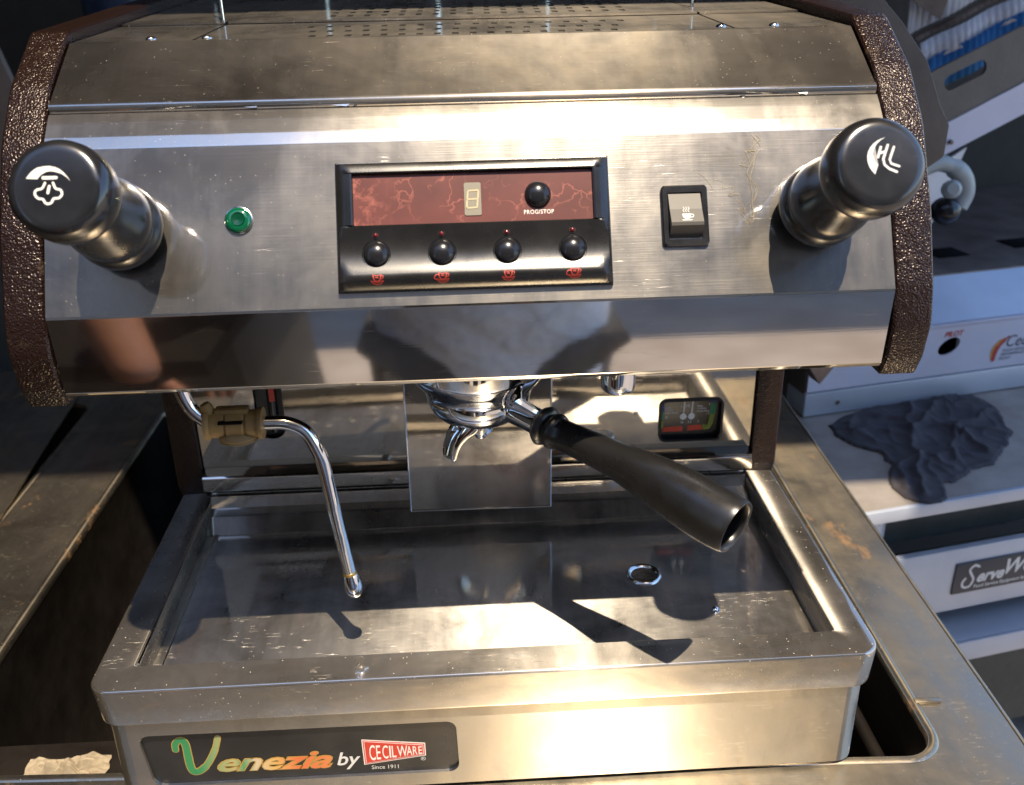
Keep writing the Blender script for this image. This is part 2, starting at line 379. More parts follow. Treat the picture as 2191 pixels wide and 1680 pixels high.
def stroke(pts, wd, smooth=True, k=5, caps=True):
    """ribbon outlines of a 2D polyline, as a list of quads and round caps"""
    P = [V((p[0], p[1], 0)) for p in pts]
    if smooth and len(P) > 2: P = spline(P, k)
    n = len(P); W = wd if isinstance(wd, (list, tuple)) else None
    Lf, Rt = [], []
    for i, p in enumerate(P):
        d = (P[min(i+1, n-1)]-P[max(i-1, 0)]).normalized(); q = V((-d.y, d.x, 0))
        h = (W[min(int(i/(n-1)*(len(W)-1)+.5), len(W)-1)] if W else wd)/2
        Lf.append(p+q*h); Rt.append(p-q*h)
    out = [[(a.x, a.y), (b.x, b.y), (c.x, c.y), (d.x, d.y)] for a, b, c, d in zip(Rt, Rt[1:], Lf[1:], Lf)]
    if caps:
        for p, h in ((P[0], (Lf[0]-P[0]).length), (P[-1], (Lf[-1]-P[-1]).length)):
            out.append([(p.x+h*math.cos(a*math.pi/6), p.y+h*math.sin(a*math.pi/6)) for a in range(12)])
    return out
def text(name, s, size, u, v, frame, h, m, parent=None, shear=0., bold=0., align='LEFT', sx=1., rot=0., sp=1., **props):
    cu = bpy.data.curves.new('t', 'FONT'); cu.body = s; cu.size = size; cu.shear = shear; cu.offset = bold; cu.align_x = align
    cu.space_character = sp; cu.resolution_u = 3
    t = bpy.data.objects.new('t', cu); sc.collection.objects.link(t)
    dg = bpy.context.evaluated_depsgraph_get(); me = bpy.data.meshes.new_from_object(t.evaluated_get(dg))
    bpy.data.objects.remove(t); bpy.data.curves.remove(cu)
    cr, sr = math.cos(rot), math.sin(rot)
    for q in me.vertices:
        x, y = q.co.x*sx, q.co.y; q.co = frame((u+x*cr-y*sr, v+x*sr+y*cr), h)
    me.name = name; me.materials.clear()
    return link(name, me, m, parent, **props)

# ================================================================== ESPRESSO MACHINE
B = .2055; E = .2265
C0 = (.1113, .3288); C1 = (.0699, .3042); C2 = (.0526, .2857); C3 = (.0144, .2142); C4 = (.0178, .1724)
mach = thing('espresso_machine', 'stainless one group espresso machine with brown hammered side panels and two black steam knobs', 'espresso machine', (0, .2, -.09))
# brown C-shaped side panels
prof = [(.1180, .3345), (.0800, .3120), (.0560, .2880), (.0330, .2500), (.0170, .2130), (.0130, .1950), (.0160, .1760), (.0215, .1645),
        (.195, .1645), (.2120, .1480), (.2120, .0080), (.2180, -.0060), (.5300, -.0060), (.5300, .3520), (.3800, .3460)]
prof = fillet(prof, [.010, .03, .04, .08, .05, .02, .02, .003, .03, .02, .015, .004, .004, .02, .1], 6, True)
for s in (-1, 1):
    prism('side_panel', prof, s*B+s*.0008, s*E, M['enamel'], mach, 30, .0028)
# top front cover with its rolled lip
lip = [(C0[0]+.002, C0[1]+.0004), C0, (C1[0]+.0016, C1[1]+.0010)]
lc = (C1[0]+.0015, C1[1]-.0022)
lip += [(lc[0]-.0032*math.sin(a)*1.0-.0004, lc[1]+.0032*math.cos(a)) for a in [math.radians(q) for q in range(20, 200, 18)]]
lip += [(lc[0]+.006, lc[1]-.0030)]
prism('top_cover', sheet_profile(fillet(lip, [0, .0015]+[0]*20, 4), .0009), -B+.0006, B-.0006, M['steel_top'], mach, 30)
# bent control panel: upward strip, control face, mirror apron
cp = [(.0760, .2990), (.0690, .3005), C2, C3, C4, (.0215, .1700), (.034, .1700)]
cp = [(.0800, .2975), (.0672, .2998), (.0625, .2958), (.0570, .2905), C2, C3]
prism('control_panel', sheet_profile(fillet(cp, [0, .001, .02, .02, .004, 0], 5), .0010), -B+.0004, B-.0004, M['steel_panel'], mach, 40)
ap = [(C3[0]+.0007, C3[1]+.0013), (C3[0]-.0002, C3[1]-.0012), (C4[0]-.0004, C4[1]+.001), (C4[0]+.0016, C4[1]-.0016), (.040, .1705)]
prism('mirror_apron', sheet_profile(fillet(ap, [0, .0012, .0014, .001, 0], 5), .0010), -B+.0004, B-.0004, M['steel_mirror'], mach, 40)
# inner hood floor, dark
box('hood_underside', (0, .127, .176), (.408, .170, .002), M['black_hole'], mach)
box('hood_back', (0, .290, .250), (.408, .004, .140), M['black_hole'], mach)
# ---- top: perforated cup plate in two sheets
TS = .03
def ttop(p, h): return V((p[0], p[1], .3288+TS*(p[1]-.1113)+h))
def toppl(name, y0, y1, rows, h):
    holes = []
    for (yy, x0, x1, n) in rows:
        for k in range(n):
            x = x0+(x1-x0)*k/(n-1); a, c = .0018, .0046*(1 if yy < .2 else 1.3)
            holes.append([(x-a, yy-c), (x+a, yy-c), (x+a, yy+c), (x-a, yy+c)])
    return plate_holes(name, [(-.142, y0), (.142, y0), (.142, y1), (-.142, y1)], holes, h, .0012, M['steel_top'], mach, ttop)
toppl('perforated_plate', .1135, .1955, [(.121, -.082, .079, 18), (.145, -.085, .083, 18), (.170, -.089, .090, 18)], .0002)
toppl('perforated_plate', .1985, .44, [(y, -.0815-(y-.2)*.02, .098+(y-.2)*.06, 18) for y in (.222, .245, .268, .291, .314, .337, .36)], .0016)
for s in (-1, 1):
    plate_holes('top_side_plate', [(s*.1435, .1135), (s*(B-.001), .1135), (s*(B-.001), .1955), (s*.1435, .1955)], [], .0002, .0012, M['steel_top'], mach, ttop)
    plate_holes('top_side_plate', [(s*.1435, .1985), (s*(B-.001), .1985), (s*(B-.001), .52), (s*.1435, .52)], [], .0012, .0012, M['steel_top'], mach, ttop)
    for (x, y) in ((.166, .121), (.137, .121)):
        lathe('screw', [(.0028, 0), (.0026, .0008), (.0015, .0016), (0, .0018)], ttop((s*x, y), .0002), (0, 0, 1), M['chrome_worn'], mach, 14)
plate_holes('rear_top_plate', [(-.142, .4415), (.142, .4415), (.142, .52), (-.142, .52)], [], .0016, .0012, M['steel_top'], mach, ttop)
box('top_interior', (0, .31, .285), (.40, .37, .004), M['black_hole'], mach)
box('rear_panel', (0, .525, .170), (.408, .003, .350), M['steel_back'], mach)
for x, y in ((-.1475, .212), (.1475, .238)):
    p = ttop((x, y), 0); tube('guard_rail_post', [p, p+V((-.002 if x < 0 else .002, .004, .08))], .0011, M['chrome'], mach, 10)
tube('guard_rail', [V((-.1495, .214, .412)), V((.1495, .240, .412))], .0012, M['chrome'], mach, 10)
# ---- control face frame: u = x, v = distance down from the crease C2, h = height off the face
DP = V((0, C3[0]-C2[0], C3[1]-C2[1])).normalized(); N3 = V((0, DP.z, -DP.y)); N3 = -N3 if N3.y > 0 else N3
O3 = V((0, C2[0], C2[1]))
def face(p, h): return O3+V((p[0], 0, 0))+DP*p[1]+N3*h
def facei(p, h): return O3+V((p[0], 0, 0))-DP*p[1]+N3*h     # v measured upwards
# bezel as a heightfield
def interp(x, tab):
    for (a, fa), (b, fb) in zip(tab, tab[1:]):
        if a <= x <= b: 
            t = (x-a)/(b-a); return fa+(fb-fa)*t
    return tab[-1][1] if x > tab[-1][0] else tab[0][1]
bx0, bx1, bs0, bs1 = -.0669, .0657, .0113, .0744
hs = [(bs0, 0), (bs0+.0004, .0036), (bs0+.0016, .0062), (bs0+.0035, .0074), (.0176, .0078), (.0181, .0072), (.0182, .0050), (.0430, .0050), (.0431, .0068),
      (.0436, .0072), (.047, .0066), (.052, .0058), (.057, .0056), (.062, .0062), (.0665, .0074), (.0685, .0076), (.0700, .0070), (.0735, .0036), (bs1-.0004, .0022), (bs1, 0)]
ss = sorted({round(a, 5) for a, _ in hs} | {.020+.002*k for k in range(12)} | {.0445, .049, .0545, .0595, .064})
xsd = [0, .0003, .001, .002, .0035, .0055, .0078, .0086, .0087]
xl = sorted({bx0+d for d in xsd} | {bx1-d for d in xsd} | {bx0+.0087+(bx1-bx0-.0174)*k/16 for k in range(1, 16)})
def bh(x, s):
    d = min(x-bx0, bx1-x); e = interp(d, [(0, 0), (.0003, .0030), (.001, .0050), (.002, .0060), (.0035, .0068), (.0055, .0075), (.0078, .0078), (.0086, .0074), (.0087, .0050)])
    h = interp(s, hs)
    if .0182 <= s <= .0430: return e if d < .0086 else .0050
    if d < .0055: h = min(h, e)
    return h
vs = [face((x, s), bh(x, s)) for s in ss for x in xl]; nx = len(xl)
fs = [(j*nx+i, j*nx+i+1, (j+1)*nx+i+1, (j+1)*nx+i) for j in range(len(ss)-1) for i in range(nx-1)]
bz = raw('control_bezel', vs, fs, M['black_grain'], mach, 28)
win = flat('display_window', [rrect(-.0580, .0568, .0184, .0428, .0008, 3)], face, .0051, M['marble'], bz, .0002)
dsp = flat('digit_display', [rrect(-.0050, .0031, .0235, .0395, .0009, 4)], face, .0054, M['nickel'], bz, .0003)
sg = []
for a, b_ in (((-.0028, .0275), (.0016, .0273)), ((-.0030, .0317), (.0014, .0315)), ((-.0034, .0359), (.0010, .0357)),
              ((-.0032, .0280), (-.0035, .0312)), ((.0019, .0278), (.0016, .0310)), ((-.0036, .0321), (-.0039, .0353)), ((.0014, .0319), (.0011, .0351))):
    sg += stroke([a, b_], .0008, False)
flat('digit_segments', sg, face, .00575, M['segment'], bz, .0001)
text('lettering', 'PROG/STOP', .0029, .0306, -.0396, facei, .0054, M['white_print'], bz, 0, .00004, 'CENTER', .86, 0, 1.12)
dome = [(.0064, -.001), (.0064, .0006)]+[(.0062*math.cos(a), .0006+.0038*math.sin(a)) for a in [math.radians(q) for q in range(0, 90, 9)]]+[(0, .0044)]
btn = []
for i, (x, s) in enumerate(((-.0478, .0570), (-.0165, .0572), (.0147, .0573), (.0462, .0572), (.0304, .0302))):
    h = .0052 if i < 4 else .0052
    lathe('button', dome, face((x, s), h), N3, M['black_gloss'], mach, 36, 60)
    if i < 4:
        lathe('button_well', [(.0069, .0005), (.0068, .0010), (.0066, .0008), (.0066, .0002)], face((x, s), h-.0002+.0002), N3, M['black_satin'], mach, 36)
        ld = lathe('indicator_lamp', [(.0013, 0)]+[(.0012*math.cos(a), .0008+.0008*math.sin(a)) for a in (0, .4, .8, 1.2)]+[(0, .0016)], face((x, s-.0090), .0060), N3, M['ruby'], mach, 16)
        lathe('lamp_ring', [(.0018, 0), (.0017, .0005), (.0013, .0005), (.0013, 0)], face((x, s-.0090), .0061), N3, M['black_satin'], ld, 16)
def cup(u, v, sc_, big=0):
    T = lambda L: [(u+a*sc_, v+b*sc_) for a, b in L]
    out = []
    for L, w_ in (([(-1, -1), (-.85, -.2), (-.5, .5), (.5, .5), (.85, -.2), (1, -1)], .28), ([(-1, -1), (0, -.8), (1, -1)], .22), ([(.9, -.8), (1.5, -.7), (1.4, -.1), (.75, .1)], .2),
                  ([(-1.5, .5), (-1, 1.05), (0, 1.25), (1, 1.05), (1.5, .5), (.6, .75), (-.6, .75), (-1.5, .5)], .26), ([(-.35, -.5), (-.15, -.15), (.1, -.5), (.3, -.1)], .18)):
        out += stroke(T(L), w_*sc_)
    if big: out += stroke(T([(-1.3, .8), (-2.1, .3), (-1.7, -.5), (-1.1, -.6)]), .24*sc_)
    return out
def facebz(p, h): return face(p, interp(p[1], hs)+h)
for i, x in enumerate((-.0477, -.0166, .0146, .0464)):
    flat('cup_symbol', cup(x, .0690+(0 if i < 3 else .0), .0019, i in (1, 3)), facebz, .0001, M['red_print'], bz, .0001)
# pilot light
pl = lathe('pilot_light', [(.0063, 0), (.0063, .0012), (.0058, .0022), (.0046, .0028), (.0036, .0030), (.0030, .0024), (0, .0022)], face((-.1134, .0373), 0), N3, M['green'], mach, 40)
lathe('lens_ring', [(.0068, 0), (.0068, .0008), (.0062, .0010), (.0062, 0)], face((-.1134, .0373), 0), N3, M['chrome_worn'], pl, 40)
lathe('lens_core', [(.0030, .0002), (.0029, .0008), (.0012, .0006), (0, .0004)], face((-.1134, .0373), .0021), N3, M['green_dark'], pl, 30)
# rocker switch
sw = loft('rocker_switch', [[face(p, h) for p in L] for L, h in (
    (rrect(.0909, .1137, .0268, .0568, .0022), 0), (rrect(.0909, .1137, .0268, .0568, .0022), .0018), (rrect(.0916, .1130, .0275, .0561, .0018), .0025),
    (rrect(.0939, .1107, .0305, .0536, .0004), .0025), (rrect(.0939, .1107, .0305, .0536, .0004), -.003))], M['black_satin'], mach, 30, (False, True))
vs = [face((u, s), h) for u in (.0944, .1102) for s, h in ((.0309, -.002), (.0309, .0018), (.0392, .0042), (.0462, .0072), (.0478, .0070), (.0532, -.001), (.0532, -.002))]
raw('rocker', vs, [tuple(range(7)), tuple(range(13, 6, -1))]+[(i, i+7, (i+1) % 7+7, (i+1) % 7) for i in range(7)], M['black_rocker'], sw)
def frock(p, h):
    s = p[1]; return face(p, interp(s, [(.0309, .0018), (.0392, .0042), (.0462, .0072)])+h)
u0, v0 = .1022, .0432
lo = [[(u0-.0022, v0-.0014), (u0-.0020, v0+.0004), (u0-.0010, v0+.0014), (u0+.0010, v0+.0014), (u0+.0018, v0+.0004), (u0+.0020, v0-.0014)]]
lo += stroke([(u0+.0020, v0-.001), (u0+.0032, v0-.0008), (u0+.0030, v0+.0004), (u0+.0018, v0+.0006)], .0004)
lo += [[(u0-.0028, v0+.0018), (u0+.0026, v0+.0018), (u0+.0020, v0+.0023), (u0-.0022, v0+.0023)]]
for d in (-.0012, 0, .0012): lo += stroke([(u0+d, v0-.0050), (u0+d+.0004, v0-.0041), (u0+d-.0003, v0-.0032), (u0+d+.0002, v0-.0022)], .0003)
flat('cup_symbol', lo, frock, .0001, M['print_white'], sw, .0001)
# knobs
HL = .0795
def knob(x, tw):
    o = face((x, .041), 0)
    e = lathe('steam_knob' if x < 0 else 'water_knob', [(.0105, 0), (.0105, .006), (.0190, .0065), (.0205, .010), (.0205, .015), (.0192, .018), (.0185, .019), (.0193, .022), (.0195, .027),
        (.0188, .032), (.0168, .038), (.0148, .045), (.0140, .052), (.0144, .0575), (.0155, .060)], o, N3, M['black_satin'], mach, 64, 50)
    lathe('knob_cap', [(.0150, .0595), (.0192, .0605), (.0203, .0630), (.0206, .0660), (.0206, .0720), (.0199, .0758), (.0184, .0782), (.0165, .0793), (.0150, .07945), (.0140, .0795), (0, .0795)], o, N3, M['black_satin'], e, 72, 50)
    lathe('spindle_collar', [(.0150, 0), (.0150, .004), (.0142, .005), (.0110, .005)], o, N3, M['black_gloss'], e, 40)
    S = .0406/1040
    def fr(p, h): return o+V((p[0]*S, 0, 0))+(-DP)*(p[1]*S)+N3*(HL+h)
    return e, fr
kl, fl = knob(-.1665, 0); kr, fr_ = knob(.1665, 0)
conv = lambda L, cx, cy: [(x-cx, cy-y) for x, y in L]
lo = [conv([(355, 560), (400, 500), (430, 474), (470, 450), (530, 438), (590, 435), (645, 448), (690, 470), (728, 502), (760, 540), (780, 568), (797, 597), (770, 565), (740, 540), (708, 518), (670, 505), (630, 493), (590, 490), (555, 497), (520, 515), (492, 538), (470, 568)], 640, 640)]
for L, w_ in (([(528, 557), (655, 557)], 34), ([(545, 610), (515, 665), (462, 678), (442, 716), (474, 765), (522, 775), (545, 812), (575, 825), (610, 810), (630, 772), (682, 768), (712, 730), (698, 685), (650, 668), (625, 610)], 24), ([(587, 645), (573, 712)], 28)):
    lo += stroke(conv(L, 640, 640), w_, len(L) > 2, 3)
flat('steam_symbol', lo, fl, .0001, M['white_print'], kl, .0001)
lo = [conv([(1040, 410), (990, 422), (950, 440), (905, 472), (870, 510), (842, 560), (830, 610), (830, 655), (840, 700), (852, 732), (870, 760), (903, 802), (943, 700), (920, 672), (905, 640), (896, 610), (895, 580), (902, 545), (920, 510), (940, 480), (965, 455), (1000, 428)], 985, 670)]
for L, w_ in (([(982, 512), (945, 618)], 28), ([(962, 578), (1020, 562)], 26), ([(1058, 492), (1000, 640), (1010, 700), (1058, 745), (1136, 780)], 27), ([(1122, 515), (1068, 650), (1082, 690), (1165, 722)], 26)):
    lo += stroke(conv(L, 985, 670), w_, False)
flat('hot_water_symbol', lo, fr_, .0001, M['print_white'], kr, .0001)
# amber residue strings by the right knob
bm = bmesh.new(); rg = random.Random(3)
for (p, q, n) in (((.140, .0035), (.1335, .045), 4), ((.1093, .0226), (.129, .031), 1), ((.127, .030), (.1335, .045), 2), ((.141, .003), (.133, .018), 2)):
    for j in range(n):
        pts = []
        for k in range(9):
            t = k/8; pts.append(face((p[0]+(q[0]-p[0])*t+rg.uniform(-.0032, .0032), p[1]+(q[1]-p[1])*t+rg.uniform(-.0028, .0028)), .0003))
        tube_bm(bm, spline(pts, 4), rg.uniform(.00004, .00010), 4)
bmo('residue_strings', bm, M['glue'], mach, True, kind='stuff')
# torn foil slivers in the seam
bm = bmesh.new()
for (x, l_, d) in ((-.079, .020, .0010), (-.060, .004, .0016), (.132, .006, .002), (.160, .010, .0008), (-.120, .016, .0006)):
    a = V((x, .0685, .3013)); vs = [bm.verts.new(a+V((0, 0, 0))), bm.verts.new(a+V((l_, -.0004, .0004))), bm.verts.new(a+V((l_*.9, -.0012, -d))), bm.verts.new(a+V((l_*.55, -.0006, -d*.3)))]
    bm.faces.new(vs)
bmo('seam_tape_scraps', bm, M['chrome_worn'], mach, False, kind='stuff')

# ---- base: rim, pan, body
def RL(hx, y0, y1, r, z): return [V((p[0], p[1], z)) for p in rrect(-hx, hx, y0, y1, [r, r, .001, .001], 8)]
rim = [RL(.2025, .0225, .215, .0012, -.0182), RL(.2030, .0220, .215, .0015, -.0012), RL(.2035, .0215, .2152, .0015, -.0003), RL(.2042, .0208, .2155, .002, 0)]
for a in range(0, 91, 15):
    q = math.radians(a); d = .0018*(1-math.sin(q)); rim.append(RL(.2250-d, d, .2155, .013-d, -.0018*(1-math.cos(q))))
rim += [RL(.2240, .0010, .2155, .013, -.0235), RL(.2236, .0013, .2155, .013, -.0250), RL(.2222, .0027, .2155, .012, -.0250), RL(.2222, .0027, .2155, .012, -.018)]
loft('tray_rim', rim, M['steel_rim'], mach, 40)
# drip pan with a drain and a sloped back
DR = (.1071, .1105)
circ = lambda cx, cy, r, n=32: [(cx+r*math.cos(2*math.pi*k/n), cy+r*math.sin(2*math.pi*k/n)) for k in range(n)]
plate_holes('drip_pan', [(-.2024, .0226), (.2024, .0226), (.2024, .184), (-.2024, .184)], [circ(*DR, .0106)], -.018, .0008, M['steel_tray'], mach)
lathe('drain', [(.0122, .0002), (.0116, .0014), (.0107, .0019), (.0097, .0015), (.0086, .0002), (.0074, -.0010), (.0066, -.0016), (.0064, -.004)], (DR[0], DR[1], -.018), (0, 0, 1), M['chrome_worn'], mach, 40)
lathe('drain_hole', [(.0065, 0), (.0065, .0002)], (DR[0], DR[1], -.0206), (0, 0, 1), M['black_hole'], mach, 30)
tube('glint_bead', [V((-.2024, .0235, -.0008)), V((-.2024, .2120, -.0008))], .0008, M['chrome'], mach, 10)  # chrome beads added to draw bright glints along the pan's left edges
tube('glint_bead', [V((-.1960, .0235, -.0172)), V((-.1960, .1840, -.0172))], .0006, M['chrome'], mach, 10)
prism('pan_back', sheet_profile([(.184, -.0180), (.196, -.0100), (.2065, -.0085), (.2085, .001)], .0008), -.2024, .2024, M['steel_tray'], mach, 20)
lathe('pan_screw', [(.0030, 0), (.0028, .0012), (.0018, .0024), (0, .0028)], (.1456, .0690, -.0180), (0, 0, 1), M['chrome'], mach, 20)
# body under the rim
fz0, fz1 = -.0245, -.0866
bd = [(p[0], p[1]) for p in rrect(-.2215, .2215, .0050, .50, [.012, .012, .002, .002], 8)]
# open at the front flat: start after the front right corner and go round to the front left corner
i0 = 9+8; ring = bd[9:]+bd[:9]
vs = [V((x, y, z)) for z in (fz0, fz1) for x, y in ring]; n = len(ring)
raw('base_body', vs, [(i, i+1, n+i+1, n+i) for i in range(n-1)], M['steel_base'], mach, 40)
xa, xb = -.2215+.012, .2215-.012
ny = .0050
nameh = fillet([(-.2045, -.0374), (-.0215, -.0384), (-.0207, -.0772), (-.2000, -.0765)], [.006, .006, .006, .008], 6, True)
def fbase(p, h): return V((p[0], ny-h, p[1]))
plate_holes('base_front', [(xa, fz0), (xb, fz0), (xb, fz1), (xa, fz1)], [nameh], 0, .0022, M['steel_base'], mach, fbase)
box('base_bottom', (0, .253, -.0872), (.436, .490, .001), M['dark_well'], mach)
for x in (-.18, .18):
    for y in (.05, .45): lathe('foot', [(.012, 0), (.012, .003), (.010, .0045)], (x, y, -.0925), (0, 0, 1), M['black_satin'], mach, 20) if False else None
npl = plate_holes('name_plate', fillet([(-.2065, -.0360), (-.0195, -.0368), (-.0190, -.0785), (-.2020, -.0785)], .006, 5, True), [], -.0023, .0006, M['black_satin'], mach, fbase)
Vp = [(-.1849, -.0508), (-.1846, -.0470), (-.1825, -.0440), (-.1800, -.0440), (-.1786, -.0475), (-.1785, -.0561), (-.1783, -.0640), (-.1768, -.0684), (-.1735, -.0680), (-.1690, -.0640), (-.1650, -.0575), (-.1620, -.0510), (-.1597, -.0434)]
flat('script_outline', stroke(Vp, [.0042, .0046, .0050, .0052, .0050, .0044, .0040]), fbase, -.0022, M['script_edge'], npl, .0001)
flat('script_letter', stroke(Vp, [.0032, .0036, .0040, .0042, .0040, .0034, .0030]), fbase, -.0021, M['script'], npl, .0001)
text('script_outline', 'enezia', .0190, -.1652, -.0689, fbase, -.00205, M['script_edge'], npl, .42, .00085, 'LEFT', 1.40, -.022)
text('script_letter', 'enezia', .0190, -.1652, -.0689, fbase, -.0019, M['script'], npl, .42, .00035, 'LEFT', 1.40, -.022)
text('lettering', 'by', .0142, -.0937, -.0693, fbase, -.0020, M['print_white'], npl, .25, .0002, 'LEFT', .95, -.04)
bad = [(-.0774, -.0507), (-.0403, -.0558), (-.0403, -.0656), (-.0772, -.0704)]
flat('maker_badge', [bad], fbase, -.0022, M['white_print'], npl, .0001)
cx = sum(p[0] for p in bad)/4; cz = sum(p[1] for p in bad)/4
sh = lambda k: [(cx+(p[0]-cx)*(1-k/abs(p[0]-cx)), cz+(p[1]-cz)*(1-k/abs(p[1]-cz))) for p in bad]
M['badge_red'] = plain('badge_red', (.52, .035, .02), .5)
flat('badge_field', [sh(.0006)], fbase, -.0021, M['badge_red'], npl, .0001)
flat('badge_line', [sh(.0012)], fbase, -.00198, M['print_white'], npl, .00005)
flat('badge_field', [sh(.0016)], fbase, -.0019, M['badge_red'], npl, .00005)
# CECILWARE, letters shrinking to the right
xx = -.0737
for i, ch in enumerate('CECILWARE'):
    t = (xx+.0737)/.0335; hh = .0122*(1-t)+.0050*t
    cap = hh/.72
    wd = {'I': .30, 'W': 1.25}.get(ch, .78)
    zb = -.0668+(.0035*t)
    text('lettering', ch, cap, xx, zb, fbase, -.0018, M['white_print'], npl, 0, .0001, 'LEFT', (.0038*wd/.78*(1-.22*t))/(cap*{'I': .25, 'W': .95, 'C': .68, 'E': .6, 'L': .58, 'A': .68, 'R': .66}[ch]) if ch != 'I' else .6)
    xx += (.0037*wd/.78*(1-.22*t))+(.0002 if ch != 'I' else .0004)
text('lettering', 'Since 1911', .0042, -.0731, -.0739, fbase, -.0019, M['print_white'], npl, 0, 0, 'LEFT', .92, -.02)
text('lettering', '®', .0040, -.0435, -.0692, fbase, -.0019, M['print_white'], npl)
# ---- back wall of the work area
YB = .2135
ga = (.1357, .1819, .0305, .0632)
def fback(p, h): return V((p[0], YB-h, p[1]))
gh = rrect(ga[0], ga[1], ga[2], ga[3], .005, 6); sgh = rrect(-.1621, -.1415, .045, .150, .0095, 8)
plate_holes('backsplash', [(-.2052, .0225), (.2052, .0225), (.2052, .176), (-.2052, .176)], [gh, sgh], 0, .001, M['steel_back'], mach, fback)
prism('backsplash_lip', sheet_profile(fillet([(.2132, .0228), (.2015, .0218), (.2000, .0205), (.1995, .0100), (.2045, .0088)], [0, .001, .001, .001, 0], 4), .0008), -.204, .204, M['steel_back'], mach, 30)
# pressure gauge
ggi = loft('pressure_gauge', [[fback(p, h) for p in L] for L, h in ((rrect(ga[0]-.0012, ga[1]+.0012, ga[2]-.0012, ga[3]+.0012, .006), .0001), (rrect(ga[0]-.0012, ga[1]+.0012, ga[2]-.0012, ga[3]+.0012, .006), .0014),
    (rrect(ga[0]+.0006, ga[1]-.0006, ga[2]+.0006, ga[3]-.0006, .0045), .0016), (rrect(ga[0]+.0010, ga[1]-.0010, ga[2]+.0010, ga[3]-.0010, .0045), -.004))], M['gauge_black'], mach, 30)
def fg(p, h):   # p in 0..1 from the top left
    return V((ga[0]+.001+(ga[1]-ga[0]-.002)*p[0], YB+.0038-h, ga[3]-.001-(ga[3]-ga[2]-.002)*p[1]))
flat('dial_face', [[(0, 0), (1, 0), (1, 1), (0, 1)]], fg, -.0002, M['gauge_black'], ggi, .0001)
R_ = lambda a, b, c, d: [(a, b), (c, b), (c, d), (a, d)]
for q in (R_(.01, .12, .06, .33), [(.84, .04), (.95, .06), (.95, .12), (.85, .12)]): flat('dial_blue', [q], fg, 0, M['gauge_blue'], ggi, .0001)
for q in (R_(0, .35, .05, .55), R_(.85, .13, .94, .42)): flat('dial_green', [q], fg, 0, M['gauge_green'], ggi, .0001)
for q in ([(0, .57), (.05, .57), (.05, .73), (.02, .82)], [(.85, .43), (.93, .43), (.91, .68), (.86, .82), (.76, .85), (.72, .72), (.82, .70)]): flat('dial_lime', [q], fg, 0, M['gauge_lime'], ggi, .0001)
for q in ([(.07, .74), (.39, .73), (.39, .87), (.03, .87)], [(.47, .72), (.70, .71), (.75, .84), (.47, .86)]): flat('dial_red', [q], fg, 0, M['gauge_red'], ggi, .0001)
for cxg in (.385, .525):
    nl = stroke([(cxg, .45), (cxg+.015, .0)], .022, False)
    nl.append([(cxg+.058*math.cos(a*.5236), .46+.088*math.sin(a*.5236)) for a in range(12)])
    flat('dial_needle', nl, fg, .0004, M['print_white'], ggi, .0002)
def fgt(p, h): return V((ga[0]+.001+p[0], YB+.0038-h, ga[3]-.001+p[1]))
for s_, x, z, sz in (('PRESS.', .0034, -.0075, .0022), ('POMPA', .0034, -.0095, .0022), ('PUMP PRESS.', .0034, -.0117, .0022), ('PRESS.', .0272, -.0068, .0022), ('CALDAIA', .0272, -.0088, .0022), ('BOILER PRESS.', .0272, -.0110, .0020),
                     ('10', .0030, -.0155, .0030), ('16', .0152, -.0200, .0030), ('2.5', .0208, -.0200, .0030), ('2', .0282, -.0196, .0030), ('1.5', .0342, -.0135, .0028), ('1', .0360, -.0058, .0030), ('bar', .0150, -.0160, .0020), ('bar', .0222, -.0160, .0020)):
    text('lettering', s_, sz, x, z, fgt, .0002, M['print_white'], ggi, 0, 0, 'LEFT', .8)
text('lettering', 'CEME', .0034, .0148, -.0066, fgt, .0002, M['print_white'], ggi, 0, 0, 'LEFT', .9)
# level window
raw('sight_slot', [fback(p, -.006) for p in sgh], [tuple(range(len(sgh)))], M['teal'], mach)
tube('sight_tube', [V((-.1500, YB+.004, .05)), V((-.1500, YB+.004, .15))], .0035, M['gauge_black'], mach, 14)
flat('red_mark', [R_(-.151, .075, -.147, .09)], fback, -.0005, M['red_print'], mach, .0002)
# splash plate behind the group
plate_holes('splash_plate', fillet([(-.0520, -.0015), (.0500, -.0025), (.0512, .176), (-.0505, .176)], [.002, .002, 0, 0], 3, True), [], 0, .0012, M['steel_back'], mach, lambda p, h: V((p[0], .180-h, p[1])))
for a_, b_ in (((-.0520, -.0015), (.0500, -.0025)), ((.0500, -.0025), (.0512, .176)), ((-.0520, -.0015), (-.0505, .176))):
    tube('plate_edge_glint', [V((a_[0], .1795, a_[1])), V((b_[0], .1795, b_[1]))], .0006, M['chrome'], mach, 8)  # chrome tubes added to give the plate border a bright glint
# group head
G = V((-.0008, .1000, 0))
lathe('group_head', [(.0300, .0), (.0318, .0004), (.0322, .0015), (.0326, .0030), (.0370, .0085), (.0410, .0140), (.0430, .0180), (.0432, .050)], G+V((0, 0, .1300)), (0, 0, 1), M['chrome'], mach, 80, 35)
lathe('hot_water_spout', [(.0075, 0), (.0095, .0004), (.0103, .0020), (.0105, .006), (.0108, .05)], (.0835, .100, .1265), (0, 0, 1), M['chrome'], mach, 40, 35)
